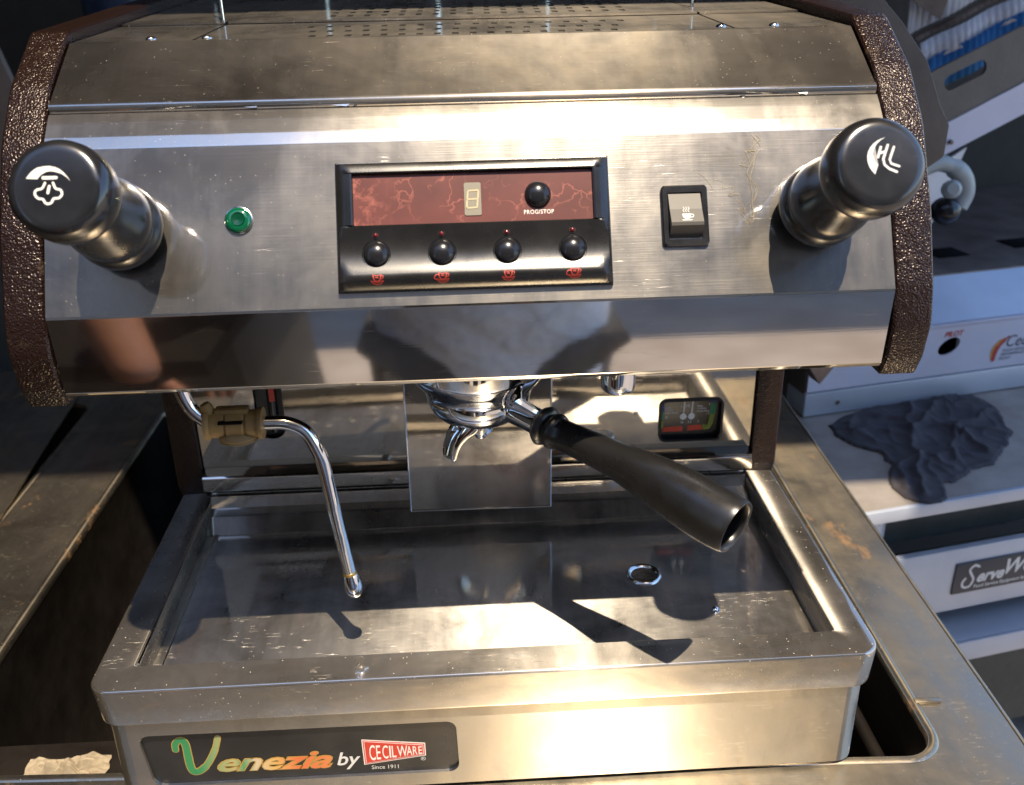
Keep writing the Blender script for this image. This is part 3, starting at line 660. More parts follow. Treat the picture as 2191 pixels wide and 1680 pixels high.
# steam wand
wand = spline([(-.1610, .060, .200), (-.1612, .054, .178), (-.1600, .050, .162), (-.1560, .050, .148), (-.1480, .050, .1395), (-.1380, .050, .1372), (-.1270, .050, .1372), (-.1160, .050, .1372), (-.1060, .050, .1365), (-.0970, .050, .1315), (-.0918, .0495, .1215), (-.0885, .0493, .108), (-.0848, .0487, .075), (-.0802, .0478, .0385)], 8)
wd_ = tube('steam_wand', wand, .0039, M['chrome'], mach, 28)
wdir = (V((-.0802, .0478, .0385))-V((-.0848, .0487, .075))).normalized()
lathe('wand_tip', [(.0041, 0), (.0045, .0015), (.0052, .0050), (.0056, .0085), (.0055, .0110), (.0048, .0135), (.0036, .0152), (.0020, .0160), (0, .0162)], V((-.0802, .0478, .0385)), wdir, M['chrome'], wd_, 32)
lathe('tip_ring', [(.0040, -.0014), (.0043, -.0012), (.0043, .0004), (.0040, .0006)], V((-.0802, .0478, .0385)), wdir, M['brass'], wd_, 28)
# rubber grip: ribbed sleeve with collars
gp = [V((-.1495+.0062*k, .0497, .1380-.0001*k)) for k in range(6)]
gl = spline(gp, 6); rr = []
for i in range(len(gl)):
    t = i/(len(gl)-1); r = .0076
    if t < .10: r = .0086
    elif t < .13: r = .0074
    elif .34 < t < .37: r = .0068
    elif .69 < t < .72: r = .0068
    elif .37 <= t <= .69: r = .0081
    elif t > .93: r = .0088
    rr.append(r)
gsl = tube('wand_grip', gl, rr, M['silicone'], wd_, 32)
loft('grip_pad', [[V((-.1325+a*k, .0475+b_*k*.75, z)) for a, b_ in circ(0, 0, .0106, 28)] for k, z in ((.55, .1345), (.98, .1318), (1.0, .1308), (.90, .1299), (.97, .1290), (.75, .1280))], M['silicone'], gsl, 50, (True, True))
box('grip_ridge', (-.1345, .0500, .1450), (.018, .007, .0050), M['silicone'], gsl, .0015)
box('grip_slot', (-.1345, .0428, .1418), (.013, .003, .0014), M['black_hole'], gsl, .0004)
lathe('grip_stub', [(.0034, 0), (.0034, .004), (.0026, .006), (0, .0064)], (-.1465, .0500, .1445), (-.35, 0, .94), M['silicone'], gsl, 18)

# ================================================================== PORTAFILTER
pf = thing('portafilter', 'chrome portafilter with long black handle and short spout locked into the group head', 'portafilter', (G.x, G.y, .083))
lathe('filter_bowl', [(.0060, 0), (.0190, .0006), (.0245, .0024), (.0285, .0064), (.0305, .0110), (.0312, .0145), (.0312, .0166), (.0300, .0170), (.0300, .0200)], G+V((0, 0, .1130)), (0, 0, 1), M['chrome'], pf, 80, 35)
hs_ = V((.0250, .0735, .1245)); he = V((.1225, -.0290, .1080)); hd = (he-hs_).normalized(); HLn = (he-hs_).length
gdir = V((hd.x, hd.y, 0)).normalized()
lathe('neck', [(.0085, -.012), (.0082, .0), (.0078, .006), (.0076, .016)], hs_-hd*.004, hd, M['chrome'], pf, 36)
L0 = .0085
L0 = .0130
hp = [(.0078, L0), (.0104, L0+.0006), (.0118, L0+.0030), (.0108, L0+.0056), (.0086, L0+.0066), (.0086, L0+.0080), (.0098, L0+.0086), (.0107, L0+.0108), (.0100, L0+.0130), (.0089, L0+.0140), (.0090, .033), (.0093, .044),
      (.0098, .057), (.0108, .070), (.0125, .083), (.0143, .097), (.0154, .110), (.0158, .120), (.0157, HLn-.008), (.0154, HLn-.0030), (.0150, HLn-.0008)]
# build the handle with a slanted end: shear the last rings
ax = hd; side = ax.cross(V((0, 0, 1))).normalized(); upq = side.cross(ax)
vs = []; fs = []; n = 48; rows = []
ext = hp+[(.0146, HLn+.0002), (.0135, HLn), (.0126, HLn-.0008), (.0122, HLn-.004), (.0116, HLn-.020), (0.0, HLn-.021)]
fine = []
for (r0, h0), (r1, h1) in zip(ext, ext[1:]):
    kk = 4 if abs(h1-h0) > .008 else 1
    for j in range(kk):
        t = j/kk; fine.append((r0+(r1-r0)*t, h0+(h1-h0)*t))
fine.append(ext[-1])
for r, h in fine:
    for k in range(n):
        a = 2*math.pi*k/n; sl_ = max(0, (h-(HLn-.030))/.030) if h < HLn+.1 else 0
        y_, z_ = r*math.cos(a), r*math.sin(a)
        flt = 1.0-.10*max(0, min(1, (h-.03)/.05))
        dz = .0025*math.sin(max(0, min(1, (h-.03)/.10))*math.pi)     # gentle arch
        vs.append(hs_+ax*(h+sl_*z_*.10)+side*(y_*flt)+upq*(z_+dz))
for i in range(len(fine)-1):
    for k in range(n): fs.append((i*n+k, i*n+(k+1) % n, (i+1)*n+(k+1) % n, (i+1)*n+k))
fs.append(tuple(range(n))[::-1])
me = bpy.data.meshes.new('handle'); me.from_pydata([tuple(v) for v in vs], [], fs)
bm = bmesh.new(); bm.from_mesh(me); bmesh.ops.remove_doubles(bm, verts=bm.verts, dist=1e-5)
hnd = bmo('handle', bm, M['black_grain'], pf, 50)
# spout: nut and curved half-pipe
nut = G+V((.0006, -.004, .1045))
lathe('spout_nut', [(.0055, -.0010), (.0072, .0002), (.0078, .0035), (.0078, .0095)], nut, (0, 0, 1), M['chrome'], pf, 32)
lathe('spout_nut', [(.0, -.0046), (.0032, -.0042), (.0042, -.0022), (.0042, .002)], nut+V((0, 0, -.0002)), (0, 0, 1), M['chrome_worn'], pf, 24)
SR = [(-.0020, .1090), (-.0045, .1062), (-.0082, .1036), (-.0119, .0994), (-.0143, .0944), (-.0166, .0866)]
SL = [(-.0085, .1130), (-.0125, .1085), (-.0156, .1035), (-.0176, .0980), (-.0187, .0925), (-.0188, .0871)]       # keel and lip of the chute, (x, z)
vs = []; kR = spline([V((x, 0, z)) for x, z in SR], 5); kL = spline([V((x, 0, z)) for x, z in SL], 5); nk = min(len(kR), len(kL))
for i in range(nk):
    a, b_ = kR[i], kL[i]; off = V((-.0050, .0125*(1-.45*i/nk), .0008))
    ny0 = .0875+.002*i/nk
    vs += [V((b_.x, ny0, b_.z)), V((a.x, ny0+.0005, a.z)), V((a.x+off.x*.4, ny0+off.y*.5, a.z-.0004)), V((a.x+off.x, ny0+off.y, a.z)), V((b_.x+off.x, ny0+off.y, b_.z))]
fs = [(i*5+k, i*5+k+1, i*5+k+6, i*5+k+5) for i in range(nk-1) for k in range(4)]
spo = raw('spout', vs, fs, M['chrome'], pf, 60); md = spo.modifiers.new('t', 'SOLIDIFY'); md.thickness = .0012; md.offset = 0

# ================================================================== grounds in the tray
bm = bmesh.new(); rg = random.Random(11)
def grain(x, y, z, r):
    vs = [bm.verts.new((x+r*rg.uniform(-1, 1), y+r*rg.uniform(-1, 1), z+r*rg.uniform(0, 1.3))) for _ in range(4)]
    for a in ((0, 1, 2), (0, 1, 3), (1, 2, 3), (0, 2, 3)): bm.faces.new([vs[i] for i in a])
for _ in range(520):
    x, y = rg.gauss(-.189, .006), rg.gauss(.062, .013)
    if x > -.2015 and y > .025: grain(x, y, -.0179, rg.uniform(.0001, .00035))
for _ in range(260):
    x, y = rg.uniform(-.2, .2), rg.uniform(.026, .175); grain(x, y, -.0179, rg.uniform(.0001, .0003))
for _ in range(220):
    x, y = rg.gauss(.165, .018), rg.gauss(.05, .012)
    if x < .2 and y > .025: grain(x, y, -.0179, rg.uniform(.0001, .0003))
for _ in range(60): grain(rg.gauss(-.196, .002), rg.gauss(.184, .004), -.0175, rg.uniform(.0003, .0010))
tag(bmo('coffee_grounds', bm, M['grains'], None, False, kind='stuff'), 'loose brown coffee grounds scattered over the steel drip pan', 'coffee grounds')

# ================================================================== STEAM TABLE COUNTER under the machine
ZC = -.0905
ct = thing('steam_table_counter', 'grimy stainless steam table counter with open wells, carrying the espresso machine', 'counter', (0, .2, -1.0))
QA = [(-.3555, .0370), (.2770, .0085), (.2860, .568), (-.346, .568)]; QB = [(-.80, .05), (-.4375, .04), (-.4350, .590), (-.80, .590)]
def quad(Q, d, r):
    c = V((sum(p[0] for p in Q)/4, sum(p[1] for p in Q)/4))
    return fillet([(p[0]-(d if p[0] > c.x else -d), p[1]-(d if p[1] > c.y else -d)) for p in Q], r, 8, True)
opA = quad(QA, 0, .020); opB = quad(QB, 0, .020)
outer = [(-.95, -.16), (.331, -.16), (.3475, .72), (-.95, .72)]
plate_holes('counter_top', outer, [opA, opB], ZC, .0015, M['steel_counter'], ct)
# hemmed right edge and front apron
tube('edge_hem', [V((.331, -.16, ZC-.0012)), V((.3475, .72, ZC-.0012))], .0020, M['steel_counter'], ct, 12)
prism('side_apron', [(-.16, ZC-.003), (.72, ZC-.003), (.72, -.30), (-.16, -.30)], .326, .328, M['steel_counter'], ct, False)
prism('front_apron', [(-.160, ZC-.003), (-.158, ZC-.003), (-.158, -1.10), (-.160, -1.10)], -.95, .326, M['steel_counter'], ct, False)
def lp(L, d, z): # offset rounded rect loop about its centre
    return [V((x, y, z)) for x, y in L]
for R4 in (QA, QB):
    f_ = lambda d, z, R4=R4: [V((p[0], p[1], z)) for p in quad(R4, d, max(.020-d, .004))]
    o = loft('well_ridge', [f_(-.0062, ZC+.0003), f_(-.0052, ZC+.0012), f_(-.0036, ZC+.0016), f_(-.0016, ZC+.0010), f_(0, ZC-.0004), f_(.0008, ZC-.004)], M['steel_counter'], ct, 50)
    loft('well_wall', [f_(.0006, ZC-.003), f_(.002, ZC-.16), f_(.02, ZC-.19)], M['dark_well'], ct, 50, (False, True))
tube('well_pipe', [V((.262, .03, ZC-.045)), V((.262, .56, ZC-.045))], .005, M['dark_well'], ct, 14)
lathe('pipe_flange', [(.010, 0), (.012, .003), (.012, .008), (.008, .010)], (.262, .034, ZC-.045), (0, 1, 0), M['chrome_worn'], ct, 18)
box('counter_notch', (.2900, .0545, ZC+.0012), (.018, .0045, .0022), M['steel_counter'], ct, .0009)
for x, y in ((.31, .68), (-.90, .68), (.31, -.14), (-.90, -.14)): tube('leg', [V((x, y, ZC-.004)), V((x, y, -1.148))], .018, M['steel_counter'], ct, 16)
# a cover plate lying askew over the second well
cvl = plate_holes('well_cover', [(-.4275, .300), (-.4545, .600), (-.75, .58), (-.72, .26), (-.55, .155)], [], ZC+.0045, .0018, M['steel_counter'], None)
tag(cvl, 'scratched steel cover plate lying askew over the left well', 'cover plate')
# crumpled paper
def crumple(name, c, rx, ry, h, m, seed, label, cat, n=22):
    vs = []; fs = []
    for j in range(n):
        for i in range(n):
            u, v = i/(n-1)*2-1, j/(n-1)*2-1
            k = 1+.25*noise.noise(V((u*1.5+seed, v*1.5, 3)))
            z = h*(abs(noise.noise(V((u*2.2+seed, v*2.2, 0))))*1.5+.5*abs(noise.noise(V((u*5, v*5+seed, 1)))))
            z *= max(.05, 1-max(abs(u), abs(v))**3)
            vs.append(V(c)+V((u*rx*k, v*ry*k, z)))
    for j in range(n-1):
        for i in range(n-1): fs.append((j*n+i, j*n+i+1, (j+1)*n+i+1, (j+1)*n+i))
    o = raw(name, vs, fs, m, None, False); 
    md = o.modifiers.new('thick', 'SOLIDIFY'); md.thickness = .0004
    return tag(o, label, cat)
crumple('crumpled_paper', (-.283, .0640, ZC-.029), .026, .012, .010, M['paper'], 4, 'crumpled cream paper tucked inside the well left of the machine', 'paper', 30)
box('well_ledge', (-.28, .066, ZC-.031), (.12, .050, .002), M['dark_well'], ct)

# ================================================================== SERVICE TABLE at the right (local frame u,v,z)
aT = math.radians(11.5); EX = V((math.cos(aT), math.sin(aT), 0)); EY = V((-math.sin(aT), math.cos(aT), 0)); OT = V((.3824, .3786, 0))
def T(u, v, z): return OT+EX*u+EY*v+V((0, 0, z))
def tbox(name, u0, u1, v0, v1, z0, z1, m, parent=None, bev=0, **props):
    bm = bmesh.new(); R3 = Matrix((EX, EY, V((0, 0, 1)))).transposed()
    box_bm(bm, T((u0+u1)/2, (v0+v1)/2, (z0+z1)/2), (u1-u0, v1-v0, z1-z0), bev, R3); return bmo(name, bm, m, parent, 35 if bev else False, **props)
st = thing('service_table', 'pale steel food service table with a slate blue maker sign, right of the counter', 'serving table', T(.6, .3, -1.0))
tbox('table_top', -.02, 1.5, 0, .72, -.158, -.150, M['table_top'], st, .002)
tbox('front_lip', -.02, 1.5, -.0025, .0035, -.164, -.1495, M['steel_sky_tint'], st, .0015)
tbox('shaded_recess_panel', -.02, 1.5, .030, .034, -.215, -.158, M['teal'], st)  # plain steel in shade under the lip; the shade is in the dark colour
tbox('front_panel', -.02, 1.5, -.004, .004, -.2915, -.2115, M['steel_sky_tint'], st, .001)
tbox('panel_return', -.02, 1.5, .004, .040, -.2935, -.2910, M['teal'], st)
tbox('lower_panel', -.02, 1.5, .10, .104, -.60, -.29, M['teal'], st)
sgn = tbox('maker_sign', .1215, .36, -.0062, -.0044, -.2690, -.2300, M['slate'], st, .0008)
def ft(p, h): return T(p[0], -.0062-h, p[1])
text('lettering', 'erve', .0205, .1490, -.2570, ft, .0002, M['print_white'], sgn, .35, .0007, 'LEFT', .92, 0)
text('lettering', 'Well', .0265, .1800, -.2530, ft, .0002, M['print_white'], sgn, .35, .0007, 'LEFT', .95, 0)
flat('script_letter', stroke([(.1500, -.2370), (.1440, -.2345), (.1390, -.2395), (.1420, -.2460), (.1455, -.2530), (.1420, -.2610), (.1345, -.2610), (.1320, -.2550), (.1350, -.2500)], .0026), ft, .0002, M['print_white'], sgn, .0002)
text('lettering', 'Food Service Equipment by Vollrath', .0062, .1480, -.2645, ft, .0002, M['print_white'], sgn, 0, .0001, 'LEFT', .95)
tbox('lower_shelf', .02, 1.5, -.02, .60, -.328, -.322, M['steel_sky_tint'], st, .001)
tbox('shelf_edge', .02, 1.5, -.024, -.020, -.348, -.322, M['steel_sky_tint'], st, .001)
lathe('bolt', [(.004, 0), (.004, .002), (.002, .004), (0, .0042)], T(.222, -.024, -.340), -EY, M['chrome'], st, 14)
for u in (.03, 1.4):
    for v in (.03, .6): tube('leg', [T(u, v, -.16), T(u, v, -1.148)], .018, M['steel_sky_tint'], st, 16)
for u, z in ((.062, -.236), (.075, -.275)): lathe('bolt', [(.0035, 0), (.0035, .002), (.0018, .0036), (0, .0038)], T(u, -.004, z), -EY, M['chrome'], st, 14)
# griddle on the table
gr_ = thing('gas_griddle', 'low gas griddle with a pale lilac front panel and pilot hole, on the service table', 'griddle', T(.5, .45, -.15))
ph = [(.2470+.0150*math.cos(a*math.pi/10)*(1), -.0795+.0105*math.sin(a*math.pi/10)+.004*math.cos(a*math.pi/10)) for a in range(20)]
def fgr(p, h): return T(p[0], .213-h, p[1])
plate_holes('front_panel', [(.058, -.117), (1.2, -.117), (1.2, -.054), (.058, -.054)], [ph], 0, .0015, M['white_panel'], gr_, fgr)
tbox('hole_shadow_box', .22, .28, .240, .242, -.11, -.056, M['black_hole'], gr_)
tbox('drip_rail', .056, 1.2, .2115, .255, -.1490, -.1185, M['steel_sky_tint'], gr_, .002)
tbox('top_edge', .056, 1.2, .2120, .2200, -.0535, -.0500, M['white_panel'], gr_, .001)
bm = bmesh.new()
vs = [T(u, v, z) for u in (.056, 1.2) for v, z in ((.216, -.0520), (.300, -.0200), (.300, -.028), (.216, -.058))]
raw('top_slope', vs, [(0, 1, 2, 3), (7, 6, 5, 4), (0, 4, 5, 1), (1, 5, 6, 2), (2, 6, 7, 3), (3, 7, 4, 0)], M['steel_sky_tint'], gr_)
tbox('griddle_plate', .056, 1.2, .300, .70, -.040, -.018, M['greasy'], gr_, .002)
tbox('body_side', .056, .062, .216, .70, -.149, -.040, M['greasy'], gr_)
for k, (u, v) in enumerate(((.33, .36), (.46, .37), (.59, .38))):
    tbox('plate_cutout', u, u+.05, v, v+.04, -.0185, -.0170, M['black_hole'], gr_, .0005)
text('lettering', 'PILOT', .0095, .2375, -.0665, fgr, .0004, M['red_print'], gr_, .25, .0003, 'LEFT', 1.0)
flat('flame_mark', stroke([(.3150, -.1050), (.3165, -.0930), (.3230, -.0840), (.3330, -.0760)], [.006, .007, .005, .002]), fgr, .0004, M['red_print'], gr_, .0002)
flat('flame_mark', stroke([(.3118, -.1020), (.3132, -.0915), (.3190, -.0830), (.3270, -.0775)], [.003, .005, .004, .001]), fgr, .0003, M['gold'], gr_, .0002)
text('lettering', 'Cecilware', .022, .3280, -.0900, fgr, .0004, M['slate'], gr_, .3, 0, 'LEFT', .9)
for k, s_ in enumerate(('FOOD SERVICE', 'PERFORMANCE', 'GROUP')): text('lettering', s_, .0052, .3270-.002*k, -.0965-.0052*k, fgr, .0004, M['slate'], gr_, .2)
for u in (.10, .62): lathe('screw', [(.0035, 0), (.003, .0014), (0, .002)], T(u, .2115, -.134), -EY, M['chrome_worn'], gr_, 14)
tbox('seam', .640, .6415, .2095, .2112, -.149, -.054, M['black_hole'], gr_)
# rag
out = [(.102, .197), (.147, .215), (.20, .222), (.241, .220), (.291, .211), (.297, .175), (.283, .142), (.265, .105), (.237, .080), (.197, .050), (.165, .045), (.138, .031), (.118, .027), (.100, .000), (.076, -.006), (.062, .006), (.056, .020), (.054, .035), (.069, .062), (.085, .080), (.090, .105), (.072, .128), (.066, .158), (.072, .185)]
from mathutils.geometry import intersect_point_line
def inside(x, y):
    c = False; n = len(out)
    for i in range(n):
        x1, y1 = out[i]; x2, y2 = out[(i+1) % n]
        if (y1 > y) != (y2 > y) and x < (x2-x1)*(y-y1)/(y2-y1)+x1: c = not c
    return c
def dseg(x, y, a, b):
    p, t = intersect_point_line(V((x, y, 0)), V((*a, 0)), V((*b, 0))); t = max(0, min(1, t))
    q = V((*a, 0)).lerp(V((*b, 0)), t); return (q-V((x, y, 0))).length
folds = [[(.10, .19), (.15, .175), (.19, .15), (.21, .11), (.205, .07)], [(.27, .20), (.22, .19), (.17, .145), (.13, .11), (.10, .05), (.075, .01)], [(.28, .16), (.24, .15), (.20, .12), (.17, .09), (.155, .06)],
         [(.08, .15), (.12, .145), (.155, .12), (.165, .16), (.20, .20)], [(.06, .03), (.09, .07), (.13, .09), (.14, .05)], [(.26, .11), (.23, .12), (.19, .10)], [(.24, .21), (.25, .18), (.285, .19)], [(.10, .13), (.08, .16), (.11, .18)],
         [(.115, .035), (.125, .07), (.16, .075), (.19, .065)]]
ux0, ux1, vy0, vy1, st_ = .050, .300, -.010, .226, .0021
NX = int((ux1-ux0)/st_); NY = int((vy1-vy0)/st_); vid = {}; vs = []; fs = []
for j in range(NY):
    for i in range(NX):
        x, y = ux0+i*st_, vy0+j*st_
        jx = x+.004*noise.noise(V((x*60, y*60, 5))); jy = y+.004*noise.noise(V((x*60, y*60, 9)))
        if not inside(jx, jy): continue
        de = min(dseg(jx, jy, out[k], out[(k+1) % len(out)]) for k in range(len(out)))
        wx = jx+.014*noise.noise(V((x*22, y*22, 0))); wy = jy+.014*noise.noise(V((x*22, y*22, 7)))
        z = .0025*min(1, de/.006)
        for q_, L in enumerate(folds):
            d = min(dseg(wx, wy, a, b) for a, b in zip(L, L[1:])); z += (.0085-.0005*q_)*math.exp(-d/.0048)*min(1, de/.009)
        z += .0040*(.5+.5*noise.noise(V((x*20, y*20, 2))))*min(1, de/.03)+.0030*math.exp(-abs(noise.noise(V((x*34+y*12, y*30-x*10, 4))))*9)*min(1, de/.015)*.8
        z += .0022*math.exp(-((de-.004)/.002)**2)
        z = max(z*.72, .0008)
        vid[(i, j)] = len(vs); vs.append(T(x, y, -.1498+z))
for (i, j), a in list(vid.items()):
    if (i+1, j) in vid and (i+1, j+1) in vid and (i, j+1) in vid: fs.append((a, vid[(i+1, j)], vid[(i+1, j+1)], vid[(i, j+1)]))
rag = raw('rag', vs, fs, M['cloth'], None, True)
tag(rag, 'crumpled charcoal rag lying on the service table before the griddle', 'rag')
# tan brick corner hanging behind the side panel's lower tip
# ---- rack and clutter above the griddle
rk = thing('rack_shelf', 'steel angle rack with white lit bar and slotted brown rail behind the griddle', 'rack', T(.5, .4, -.02))
def tq(name, pts, v, dv, m, parent, **pr):
    vs = [T(u, v, z) for u, z in pts]+[T(u, v+dv, z) for u, z in pts]; n = len(pts)
    return raw(name, vs, [tuple(range(n)), tuple(range(2*n-1, n-1, -1))]+[(i, (i+1) % n, n+(i+1) % n, n+i) for i in range(n)], m, parent, **pr)
tq('lit_bar', [(.15, .060), (.62, .255), (.62, .300), (.15, .100)], .35, .004, M['white_panel'], rk)
plate_holes('slotted_rail', [(.15, .098), (.62, .300), (.62, .370), (.15, .178)], [[(a*.93-b*.37*1, a*.37+b*.93) for a, b in rrect(.345, .405, .078, .097, .009, 5)]], 0, .004, M['taupe'], rk, lambda p, h: T(p[0], .352-h, p[1]))
lathe('bolt', [(.003, 0), (.003, .003), (0, .004)], T(.308, .349, .140), -EY, M['greasy'], rk, 12)
tq('brace', [(.27, .075), (.36, .125), (.31, -.02), (.285, -.02)], .38, .004, M['steel_sky_tint'], rk)
tbox('back_sheet', .0, 1.3, .70, .71, -.04, .45, M['darkwall'], rk)
# leaning side plate right behind the brown side panel
lpn = fillet([(.300, .420), (.322, .330), (.3382, .3147), (.3634, .2850), (.3800, .2500), (.3896, .2350), (.3896, .2098), (.3762, .2000), (.340, .200), (.262, .28), (.250, .420)], [0, .02, .02, .03, .02, .004, .004, .004, 0, 0, 0], 5, True)
sp = prism('splash_guard', lpn, .350, .353, M['taupe'], None, 30, .0008, axis='y')
tag(sp, 'taupe steel splash guard with a curved bright edge, just right of the machine', 'splash guard')
lv = thing('gas_valve', 'grey valve lever with a black ball knob beside the machine side panel', 'valve', T(.28, .30, .06))
tube('lever', spline([T(.235, .305, .118), T(.262, .303, .125), T(.290, .30, .112), T(.300, .298, .090), T(.292, .296, .070)], 6), [.010]*10+[.012]*15, M['lever'], lv, 18)
bm = bmesh.new(); bmesh.ops.create_uvsphere(bm, u_segments=24, v_segments=16, radius=.0185, matrix=Matrix.Translation(T(.272, .292, .068)) @ Matrix.Diagonal((1, 1, .92, 1))); bmo('ball_knob', bm, M['black_gloss'], lv, True)
lathe('hub', [(.011, 0), (.011, .010), (.007, .014)], T(.268, .285, .096), V((-.2, -1, .3)), M['lever'], lv, 20)
# corrugated cardboard carton, top right
cb = thing('cardboard_sheet', 'torn corrugated cardboard with white and blue printed faces, top right corner', 'cardboard', T(.45, .5, .25))
def corr(name, u0, z0, du, hgt, m, v):
    n = 120; vs = []; fs = []
    for i in range(n+1):
        u = u0+du*i/n; dv = .0009*math.sin(i*1.6)+.003*math.sin(i*.19)
        zz = z0(u)
        vs += [T(u, v+dv, zz), T(u, v+dv+.01, zz+hgt)]
    for i in range(n): fs.append((2*i, 2*i+2, 2*i+3, 2*i+1))
    o = raw(name, vs, fs, m, cb, True); md = o.modifiers.new('t', 'SOLIDIFY'); md.thickness = .0015; return o
corr('white_face', .33, lambda u: .255+(u-.33)*.42, .30, .12, M['card_white'], .50)
corr('flute_edge', .345, lambda u: .247+(u-.345)*.42, .30, .005, M['card_brown'], .496)
corr('lower_liner', .35, lambda u: .216+(u-.35)*.40, .30, .029, M['card_white'], .485)
corr('blue_face', .36, lambda u: .180+(u-.36)*.42, .30, .045, M['card_blue'], .475)
tq('torn_flap', [(.325, .30), (.372, .275), (.385, .33), (.40, .40), (.325, .40)], .488, .001, M['card_brown'], cb)
# small tan block seen under the side panel's tip
tb = tq('mount_block', [(-.012, -.025), (.040, .002), (.046, -.018), (.012, -.060)], .12, .02, M['greasy'], None)
tag(tb, 'small grey brown wedge peeking out below the right side panel tip', 'wedge')

# ================================================================== floor things at the lower right
wh = thing('floor_pan', 'round dark rubber basin standing on the floor beneath the service table', 'basin', (1.02, 1.03, -1.0))
lathe('basin_shell', [(.16, 0), (.20, .01), (.235, .10), (.245, .17), (.250, .18), (.238, .18), (.225, .10), (.19, .02), (0, .016)], (1.09, 1.47, -1.148), (0, 0, 1), M['rubber'], wh, 64)
vs = []; fs = []; n = 14
for i in range(n+1):
    t = i/n; wv = .035*math.sin(math.pi*t)**.7
    for s in (-1, 0, 1): vs.append(V((1.11+.178*t, 1.086+s*wv+.02*math.sin(t*3), -1.135+.012*abs(s)+.01*math.sin(t*7))))
for i in range(n):
    for s in (0, 1): fs.append((3*i+s, 3*i+s+1, 3*i+s+4, 3*i+s+3))
lf = raw('dry_leaf', vs, fs, M['leaf'], None, True); md = lf.modifiers.new('t', 'SOLIDIFY'); md.thickness = .001
tag(lf, 'curled dry brown leaf on the floor at the right picture edge', 'leaf')

# ================================================================== left background clutter
tb_ = thing('teal_cabinet', 'dark teal metal cabinet standing behind the left side panel', 'cabinet', (-.75, .95, -1.0))
box('cabinet_body', (-.75, .95, -.53), (.42, .5, 1.24), M['teal'], tb_, .006)
box('cabinet_door', (-.75, .698, -.455), (.39, .006, 1.0), M['teal'], tb_, .003)
box('handle', (-.60, .685, -.2), (.012, .02, .14), M['chrome_worn'], tb_, .003)
rc = thing('red_canister', 'red plastic canister on the teal cabinet, a sliver left of the brown panel', 'canister', (-.62, .85, .09))
lathe('canister_body', [(.070, 0), (.075, .004), (.075, .10), (.065, .125), (.03, .135)], (-.60, .80, .091), (0, 0, 1), M['red_plastic'], rc, 40)
lathe('cap', [(.022, 0), (.022, .02), (.018, .024)], (-.60, .80, .226), (0, 0, 1), M['black_satin'], rc, 24)
bb = thing('navy_bottle', 'navy blue plastic bottle standing behind the machine top left', 'bottle', (-.36, .75, .05))
box('bottle_stand', (-.45, .95, .20), (.50, .30, .02), M['planks'], None, .003, label='dark wooden shelf board behind the left side panel', category='shelf')
lathe('bottle_body', [(.045, 0), (.05, .005), (.05, .17), (.03, .20), (.015, .215)], (-.42, .90, .2105), (0, 0, 1), M['bluebottle'], bb, 36)
lathe('bottle_cap', [(.017, 0), (.017, .03), (.014, .034)], (-.42, .90, .4255), (0, 0, 1), M['bluebottle'], bb, 24)
lean = box('leaning_board', (-.60, .74, .245), (.18, .012, .30), M['planks'], None, .002, Matrix.Rotation(-.25, 3, 'Y'))
tag(lean, 'grey brown board leaning above the canister at the left picture edge', 'board')

# ================================================================== setting
bm = bmesh.new(); g = 60
vs = [(-g, -g, -1.15), (g, -g, -1.15), (g, g, -1.15), (-g, g, -1.15)]
raw('ground', vs, [(0, 1, 2, 3)], M['ground'], None, kind='structure')
# shed: back wall, left wall and a plank roof ending over the machine
for k in range(17):
    x = -3+k*.28
    bw = box('shed_back_wall', (x, 2.4, .45), (.272, .03, 2.9), M['darkwall']) if k == 0 else None
shed = thing('open_shed', 'dark board shed with a plank roof behind and above the machine', 'shed', (0, 2.4, -1))
bpy.data.objects.remove(bpy.data.objects['shed_back_wall'])
for k in range(15): box('wall_board', (-2.9+k*.30, 2.4, .375), (.292, .03, 3.05), M['darkwall'], shed)
for k in range(12): box('wall_board', (-1.7, -1.0+k*.30, .375), (.03, .292, 3.05), M['darkwall'], shed)
for k in range(10): box('roof_board', (-.05, -.30+k*.30+.146, 1.92), (3.3, .292, .03), M['planks'], shed)
for x in (-1.5, -.5, .5, 1.45): box('rafter', (x, 1.05, 1.85), (.05, 2.7, .10), M['planks'], shed)

for k in range(2): box('roof_board', (1.15, -.90+k*.30+.146, 1.92), (.90, .292, .03), M['planks'], shed)  # unseen roof wing added to shade the right-hand table from the sun
M['stucco'] = surf('brown_house_stucco', (.15, .13, .115), (.21, .185, .165), 4, .9, 60, .4, .01)
hs2 = thing('added_house_wall', 'unseen brown house wall added to block the front sky, mirrored in the control panel', 'house', (0, -5, -1))  # unseen wall added to keep blue sky out of the panel reflections
box('wall', (-.5, -5.2, 2.22), (11, .3, 6.76), M['stucco'], hs2)
box('eave', (-.5, -5.0, 5.65), (11.4, .7, .14), M['planks'], hs2)
for x, z in ((-3.4, 1.0), (2.3, 1.0), (-3.4, 4.4), (2.3, 4.4)):
    box('window', (x, -5.04, z), (1.2, .05, 1.3), M['black_satin'], hs2)
bn = thing('added_bench', 'black covered bench added out of view at front left to darken the apron reflection', 'added_bench', (-1.2, -.75, -1))  # unseen bench added so the apron's left side mirrors something dark
box('bench_top', (-1.28, -.95, -.16), (1.96, .90, .04), M['black_hole'], bn, .004)
box('bench_cover', (-1.28, -1.05, -.655), (1.90, .60, .95), M['darkwall'], bn, .01)
